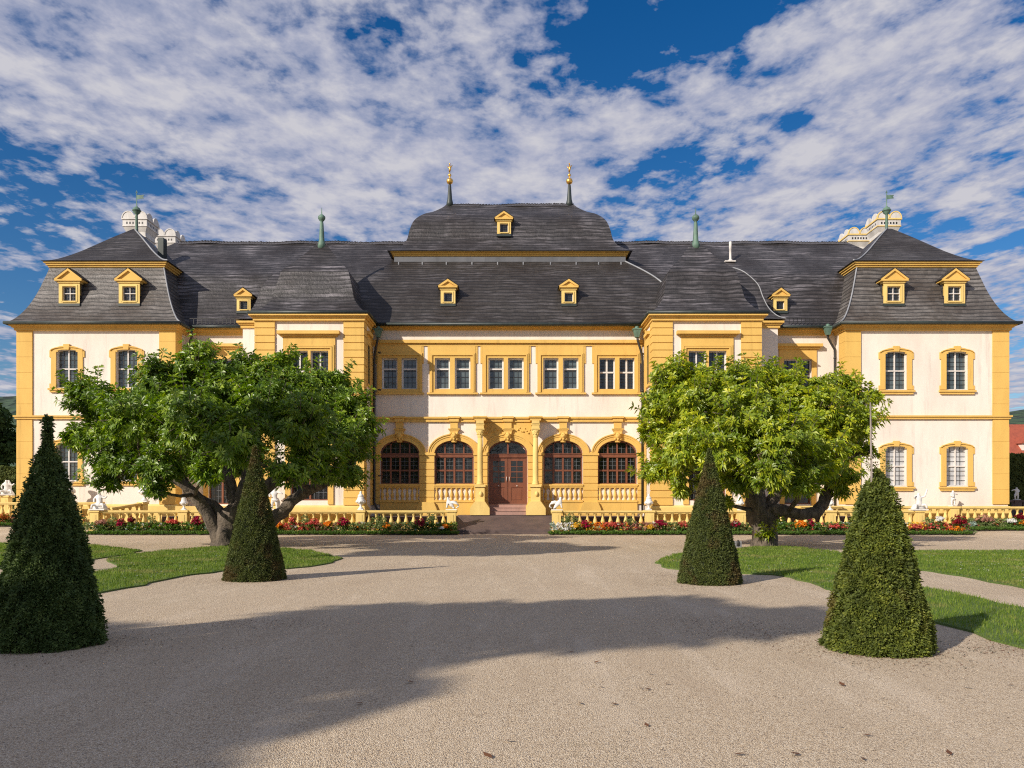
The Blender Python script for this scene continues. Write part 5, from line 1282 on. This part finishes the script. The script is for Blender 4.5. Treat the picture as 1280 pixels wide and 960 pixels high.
def litter(name, spots, label, mats, size=.02):
    V = []
    for x, y, sx, sy, n in spots:
        px = rng.normal(x, sx, n); py = rng.normal(y, sy, n); a = rng.uniform(0, 2 * PI, n); l = size * rng.uniform(.5, 1.6, n); w_ = l * rng.uniform(.2, .5, n)
        q = np.empty((n, 3, 3)); q[:, 0] = np.stack([px, py, np.full(n, .004)], 1); q[:, 1] = np.stack([px + np.cos(a) * l, py + np.sin(a) * l, np.full(n, .012)], 1); q[:, 2] = np.stack([px - np.sin(a) * w_, py + np.cos(a) * w_, np.full(n, .006)], 1); V.append(q)
    V = np.concatenate(V); tag(link(name, fast_mesh(name, V, 3, rng.random(len(V)), mats, rng.integers(0, len(mats), len(V)))), label, 'plant litter', kind='stuff')
litter('needle_litter', [(3.0, 9.9, .5, .4, 650), (2.6, 10.8, .5, .3, 260), (3.98, 8.6, .55, .5, 1500), (5.7, 8.7, .5, .3, 1100), (6.6, 9.2, .5, .3, 700), (-5.2, 9.0, .8, .7, 1200), (-3.3, 10.6, .6, .3, 500), (-5.3, 16.4, .8, .5, 900), (4.0, 15.7, .9, .6, 900), (3.6, 17.6, .6, .4, 400), (-2.6, 20.0, 1.0, .5, 400)], 'dry needles and moss scattered on the gravel around the clipped cones', ['dryleaf', 'core', 'dryleaf'], .022)
litter('loose_stones', [(x, y, 1.6, .9, 420) for x in (-4, -1.3, 1.3, 4) for y in (6, 8)] , 'small loose stones on the gravel', ['gravel'], .022)
# ------------------------------------------------------------------ background
def simple_tree(name, x, y, h, r, label, group, mat='bgleaf', n=2600, ln=.5, trunk=.25, zlow=.25):
    root = empty(name, (x, y, 0), label=label, cat='tree', group=group)
    mb = MB(); mb.tube([(0, 0, -.1), (.1, 0, h * .3), (0, .1, h * .6), (.1, 0, h * .85)], [trunk, trunk * .7, trunk * .4, trunk * .15], 8)
    nl = 16; Cs = []; Ds = []
    for k in range(nl):
        a = k * 2.4; zz = zlow + (1 - zlow) * (k + .5) / nl; rr = r * math.sin(PI * min(max((zz - zlow * .6) / (1.05 - zlow * .6), .05), .98)) ** .7
        c = np.array([math.cos(a) * rr * .6, math.sin(a) * rr * .6, h * zz * .93]); lr = r * random.uniform(.32, .5)
        mb.tube([(0, 0, c[2] * .7), (c[0] * .6, c[1] * .6, c[2] * .9), tuple(c)], [trunk * .3, trunk * .2, .03], 5)
        m_ = n // nl; d = rng.normal(size=(m_, 3)); d /= np.linalg.norm(d, axis=1, keepdims=True); p = d * (lr * rng.random(m_) ** .3)[:, None] * np.array([1, 1, .85])
        Cs.append(p + c); Ds.append(d + np.array([0, 0, .5]))
    mb.build('trunk', ['bark'], root)
    V, T_ = leaf_clusters(np.concatenate(Cs), np.concatenate(Ds), 5, ln, ln * .28)
    link('crown', fast_mesh('crown', V, 3, T_, [mat]), root); return root
# trees beyond, left and right
t0 = simple_tree('background_tree', -56, 84, 13.2, 4.5, 'dark tree behind the left statue group', 'trees beyond the palace ends', n=3200, zlow=.1)
for x, y, s, l in ((-62, 90, 1.02, 'dark tree at the very left picture edge'), (-50, 88, .85, 'dark tree touching the left palace corner'), (72, 100, .8, 'dark tree beyond the red roofed house'), (-70, 82, .95, 'dark tree outside the left picture edge'), (-44, 96, .8, 'dark tree hidden behind the left palace wing')):
    c = copy_tree(t0); c.location = (x, y, 0); c.scale = (s, s, s); c.rotation_euler.z = x; c['label'] = l
def hedge(x0, x1, y0, y1, h, label, mat):
    r = empty('hedge', ((x0 + x1) / 2, (y0 + y1) / 2, 0), label=label, cat='hedge', group='tall clipped hedges'); w, dp = (x1 - x0) / 2, (y1 - y0) / 2
    mb = MB(); mb.box(-w + .1, w - .1, -dp + .1, dp - .1, 0, h - .1); mb.build('inner_twigs', ['core'], r)
    n = int((x1 - x0) * h * 90); x = rng.uniform(-w, w, n); z = rng.uniform(0, h, n); C = np.stack([x, np.full(n, -dp) + rng.uniform(-.05, .15, n), z], 1); D = np.stack([rng.normal(0, .4, n), np.full(n, -1.), rng.normal(.4, .4, n)], 1)
    n2 = int((x1 - x0) * (y1 - y0) * 50); C2 = np.stack([rng.uniform(-w, w, n2), rng.uniform(-dp, dp, n2), h + rng.uniform(-.1, .08, n2)], 1); D2 = np.stack([rng.normal(0, .4, n2), rng.normal(0, .4, n2), np.full(n2, 1.)], 1)
    V, T_ = leaf_clusters(np.concatenate([C, C2]), np.concatenate([D, D2]), 5, .22, .06); link('foliage', fast_mesh('foliage', V, 3, T_, [mat]), r)
hedge(-48, -27.5, 56, 58, 4.0, 'tall clipped hedge left of the palace', 'hedge')
hedge(32.5, 48, 58, 60, 5.0, 'tall olive clipped hedge under the red roof', 'hedge')
# red roofed house beyond right
hr = empty('house', (82, 118, 0), label='distant house with red tiled roof beyond the right hedge', cat='house')
mb = MB(); mb.box(-16, 16, -5, 5, 0, 8); mb.build('wall', ['plaster'], hr)
mb = MB(); mb.prism_x([(-5.6, 7.8), (5.6, 7.8), (0, 13.1)], -16.5, 16.5); rf = mb.build('roof', ['redtile'], hr)
for xq in (-9.0, -7.0 + .6, 0, 6):
    mb = MB(); mb.box(xq - .55, xq + .55, -4.4, -2, 9.0, 10.0, 0); dm = mb.build('roof_dormer', ['plaster'], hr); m3 = MB(); m3.prism([(xq - .85, 10.0), (xq + .85, 10.0), (xq, 11.0)], -4.7, -1.5); m3.build('roof', ['redtile'], dm); m4 = MB(); m4.box(xq - .28, xq + .28, -4.43, -4.3, 9.2, 9.9); m4.build('glass', ['glass'], dm)
# hills
def hills(x0, x1, y0, hfun, label):
    mb = MB(); nx, ny = 60, 12; vv = []
    for j in range(ny):
        for i in range(nx):
            t = i / (nx - 1); s = j / (ny - 1); x = x0 + (x1 - x0) * t
            z = hfun(t) * math.sin(min(s * 1.3, 1) * PI / 2) * (1 if s < .8 else (1 - s) / .2 * .5 + .5) + random.uniform(-1.5, 1.5) * (s > .1) * 1.3
            vv.append((x, y0 + s * 260, z if j else -1))
    mb.raw(vv, [(j * nx + i, j * nx + i + 1, (j + 1) * nx + i + 1, (j + 1) * nx + i) for j in range(ny - 1) for i in range(nx - 1)], 0, True)
    tag(mb.build('hills', ['hill']), label, 'hill', kind='structure')
hills(-900, -150, 420, lambda t: 96 - 30 * abs(t - .35) + 6 * math.sin(t * 17), 'wooded hill beyond the left end')
hills(150, 900, 420, lambda t: 66 + 14 * t + 5 * math.sin(t * 20), 'wooded hill beyond the right end')

# ------------------------------------------------------------------ trees behind the camera that shade the gravel, and a row added for reflections
def shade_tree(x, y, zc, r, h, label, n=3800, tr=.3):
    root = empty('shade_tree', (x, y, 0), label=label, cat='tree', group='tall trees behind the viewpoint')
    mb = MB(); mb.tube([(0, 0, -.1), (.1, 0, zc * .5), (0, .1, zc)], [tr, tr * .7, tr * .4], 8)
    nl = 15; Cs = []; Ds = []
    for k in range(nl):
        d = np.array([math.cos(k * 2.4), math.sin(k * 2.4), 0]) * math.sqrt((k + .5) / nl) * r * .72; d[2] = zc + h * random.uniform(-.5, .5)
        mb.tube([(0, 0, zc * .7), (d[0] * .6, d[1] * .6, d[2] * .9), tuple(d)], [.1, .06, .03], 5)
        m_ = n // nl; q = rng.normal(size=(m_, 3)); q /= np.linalg.norm(q, axis=1, keepdims=True); p = q * (r * .33 * rng.random(m_) ** .35)[:, None]
        Cs.append(p + d); Ds.append(q + np.array([0, 0, .5]))
    mb.build('trunk', ['bark'], root); V, T_ = leaf_clusters(np.concatenate(Cs), np.concatenate(Ds), 6, .4, .1)
    link('crown', fast_mesh('crown', V, 3, T_, ['leaf']), root); return root
EL = math.radians(28.3); SH = (.731, .682)
def shade(gx, gy, zc, r, h, label, **k):
    t = zc / math.tan(EL); return shade_tree(gx - SH[0] * t, gy - SH[1] * t, zc, r, h, label, **k)
sh1 = shade(1.9, 11.0, 12.5, 2.3, 1.0, 'tall leafy tree behind the viewpoint whose crown shadow reaches furthest right', n=750)
shade(-1.8, 9.9, 12.2, 2.3, 1.1, 'tall leafy tree behind the viewpoint whose shadow crosses the middle gravel', n=1300)
shade(-3.6, 6.7, 12.0, 2.5, 1.2, 'tall leafy tree behind the viewpoint whose shadow covers the lower left gravel', n=1300)
shade(-7.4, 7.8, 12.4, 2.7, 1.6, 'tall leafy tree behind the viewpoint shading the dark left cone', n=3400)
shade(-4.0, 3.3, 11.6, 2.3, 1.1, 'tall leafy tree behind the viewpoint shading the bottom left corner', n=800)
shade(-.9, 27.6, 12.0, 3.5, 1.2, 'tall leafy tree outside the left picture edge whose shadow crosses the far gravel', n=3400, tr=.13)
for k, (x, y, s) in enumerate(((-26, -34, 1.3), (-15, -38, 1.2), (-5, -35, 1.35), (6, -37, 1.25), (16, -34, 1.3), (27, -38, 1.35), (38, -34, 1.2), (-38, -36, 1.3))):  # far row out of view, added to darken the arched window reflections
    c = copy_tree(sh1); c.location = (x, y, -3.5); c.scale = (s * 2.1, s * 2.1, s); c.rotation_euler.z = k
    c['label'] = ['first', 'second', 'third', 'fourth', 'fifth', 'sixth', 'seventh', 'eighth'][k] + ' tree of the unseen row added behind the viewpoint for window reflections'

# ------------------------------------------------------------------ light, sky, camera
w = bpy.data.worlds.new('World'); scene.world = w; w.use_nodes = True; nt = w.node_tree
bg = nt.nodes['Background']; L = nt.links
sky = N(nt, 'ShaderNodeTexSky', sky_type='NISHITA'); sky.sun_disc = False; sky.sun_elevation = EL; sky.sun_rotation = math.atan2(-SH[0], -SH[1]); sky.air_density = 1.0; sky.dust_density = .5; sky.ozone_density = 2.5
SKY_S = .09; CLOUD_T = .505
tc = N(nt, 'ShaderNodeTexCoord'); sp = N(nt, 'ShaderNodeSeparateXYZ'); L.new(tc.outputs['Generated'], sp.inputs[0])
def math_(op, a, b_=None, c=None):
    n = N(nt, 'ShaderNodeMath', operation=op)
    for i, s in enumerate((a, b_, c)):
        if s is None: continue
        if hasattr(s, 'links'): L.new(s, n.inputs[i])
        else: n.inputs[i].default_value = s
    return n.outputs[0]
zz = math_('MAXIMUM', sp.outputs[2], .02); zz = math_('ADD', zz, .06)
u = math_('DIVIDE', sp.outputs[0], zz); v = math_('DIVIDE', sp.outputs[1], zz)
def vec(a, b_, c=0.0):
    n = N(nt, 'ShaderNodeCombineXYZ')
    for i, s in enumerate((a, b_, c)):
        if hasattr(s, 'links'): L.new(s, n.inputs[i])
        else: n.inputs[i].default_value = s
    return n.outputs[0]
def nz(vc, scale, det=5, ro=.6, dist=0): 
    n = N(nt, 'ShaderNodeTexNoise', Scale=scale, Detail=det, Roughness=ro, Distortion=dist); L.new(vc, n.inputs['Vector']); return n.outputs['Fac']
# cloud streets in two fans that meet in a V ahead of the viewer
du = math_('SUBTRACT', u, .15)
absu = math_('SQRT', math_('ADD', math_('MULTIPLY', du, du), .12))
s_ = math_('ADD', absu, math_('MULTIPLY', v, .46))
right = ramp(nt, [(0, (.25,) * 3), (.5, (.55,) * 3), (1, (1,) * 3)], math_('ADD', math_('MULTIPLY', u, .8), .35)).outputs[0]
big = nz(vec(math_('MULTIPLY', u, .7), math_('MULTIPLY', v, .5), 3.3), 1.6, 3, .5, .2)
street = nz(vec(math_('MULTIPLY', s_, 1.9), math_('MULTIPLY', v, .42), math_('MULTIPLY', u, .5)), 1.9, 3, .5, .25)
rip = nz(vec(math_('MULTIPLY', s_, 3.0), math_('MULTIPLY', v, 1.5), math_('MULTIPLY', u, 1.6)), 2.6, 5, .6, .2)
puff = nz(vec(u, math_('MULTIPLY', v, .85), 9.1), 10.5, 5, .58, .12)
med = nz(vec(u, math_('MULTIPLY', v, .7), 2.2), 3.4, 4, .6, .3)
def blob(u0, v0, su, sv, amp):
    a = math_('DIVIDE', math_('SUBTRACT', u, u0), su); b_ = math_('DIVIDE', math_('SUBTRACT', v, v0), sv)
    e = math_('POWER', 2.718, math_('MULTIPLY', math_('ADD', math_('MULTIPLY', a, a), math_('MULTIPLY', b_, b_)), -1.0)); return math_('MULTIPLY', e, amp)
def cen(x, k): return math_('MULTIPLY', math_('SUBTRACT', x, .5), k)
dens = cen(big, .5)
for t_ in (math_('MULTIPLY', cen(street, .78), right), math_('MULTIPLY', cen(rip, .85), right), cen(puff, 1.0), cen(med, .45)): dens = math_('ADD', dens, t_)
def pxb(px, py, rx, ry, amp):
    z_ = (628 - py) / 1000; n_ = math.sqrt(1 + z_ * z_ + ((px - 640) / 1000) ** 2); Zz = z_ / n_ + .06; U = (px - 640) / 1000 / n_ / Zz; V_ = 1 / n_ / Zz
    return (U, V_, rx / 1000 / Zz, ry / 1000 / Zz / Zz * 1.1, amp)
for bb in [(800, 40, 85, 45, -.27), (890, 15, 80, 28, -.22), (1040, 60, 90, 45, .16), (1180, 60, 90, 60, .14), (1120, 170, 120, 60, .10), (745, 90, 50, 30, -.20), (650, 100, 30, 25, -.08), (350, 95, 60, 35, -.13), (480, 20, 90, 25, -.10), (205, 215, 90, 30, -.17), (30, 250, 90, 50, -.18), (20, 370, 70, 35, -.34), (75, 60, 40, 30, -.05), (960, 150, 90, 12, -.06), (850, 205, 60, 18, -.12), (640, 200, 220, 60, .12), (180, 110, 120, 50, .10), (1150, 260, 160, 60, .10), (900, 130, 80, 25, .12)]: dens = math_('ADD', dens, blob(*pxb(*bb)))
mask = ramp(nt, [(.0, (0,) * 3), (.355, (.0,) * 3), (.43, (.40,) * 3), (.52, (.80,) * 3), (.68, (1,) * 3)], math_('ADD', dens, CLOUD_T)).outputs[0]
shade_ = math_('ADD', math_('MULTIPLY', rip, .4), math_('MULTIPLY', puff, .6))
ccol = ramp(nt, [(.36, (.46, .53, .78)), (.5, (.66, .69, .88)), (.66, (.93, .92, 1.0))], math_('ADD', shade_, math_('MULTIPLY', dens, .15))).outputs[0]
skyc = N(nt, 'ShaderNodeVectorMath', operation='SCALE'); L.new(sky.outputs[0], skyc.inputs[0]); skyc.inputs['Scale'].default_value = SKY_S
cs = N(nt, 'ShaderNodeVectorMath', operation='SCALE'); L.new(ccol, cs.inputs[0]); cs.inputs['Scale'].default_value = .56
hs = N(nt, 'ShaderNodeHueSaturation', Saturation=1.42, Value=.92, Hue=.508); L.new(skyc.outputs[0], hs.inputs['Color'])
fin = mixc(nt, hs.outputs[0], cs.outputs[0], mask)
L.new(fin, bg.inputs['Color']); bg.inputs['Strength'].default_value = 1.0

sun = bpy.data.lights.new('sun', 'SUN'); sun.energy = 4.8; sun.angle = math.radians(.53); sun.color = (1.0, .905, .78)
so = bpy.data.objects.new('sun', sun); COL.objects.link(so)
dirv = Vector((SH[0], SH[1], -math.tan(EL))); so.rotation_euler = dirv.to_track_quat('-Z', 'Y').to_euler()
cam = bpy.data.cameras.new('camera'); co = bpy.data.objects.new('camera', cam); COL.objects.link(co); scene.camera = co
co.location = (0, 0, EYE); co.rotation_euler = (PI / 2, 0, 0); cam.sensor_width = 36; cam.lens = 36 * F / 1280; cam.shift_y = (HY - 480) / 1280; cam.clip_end = 4000
vs = scene.view_settings; vs.view_transform = 'Standard'; vs.look = 'None'; vs.exposure = .2; vs.gamma = 1
FASTDN = False
scene.cycles.sample_clamp_indirect = 3
scene.cycles.caustics_reflective = False; scene.cycles.caustics_refractive = False
scene.cycles.max_bounces = 6; scene.cycles.transparent_max_bounces = 4
scene.cycles.use_denoising = FASTDN
scene.cycles.filter_width = 1.15
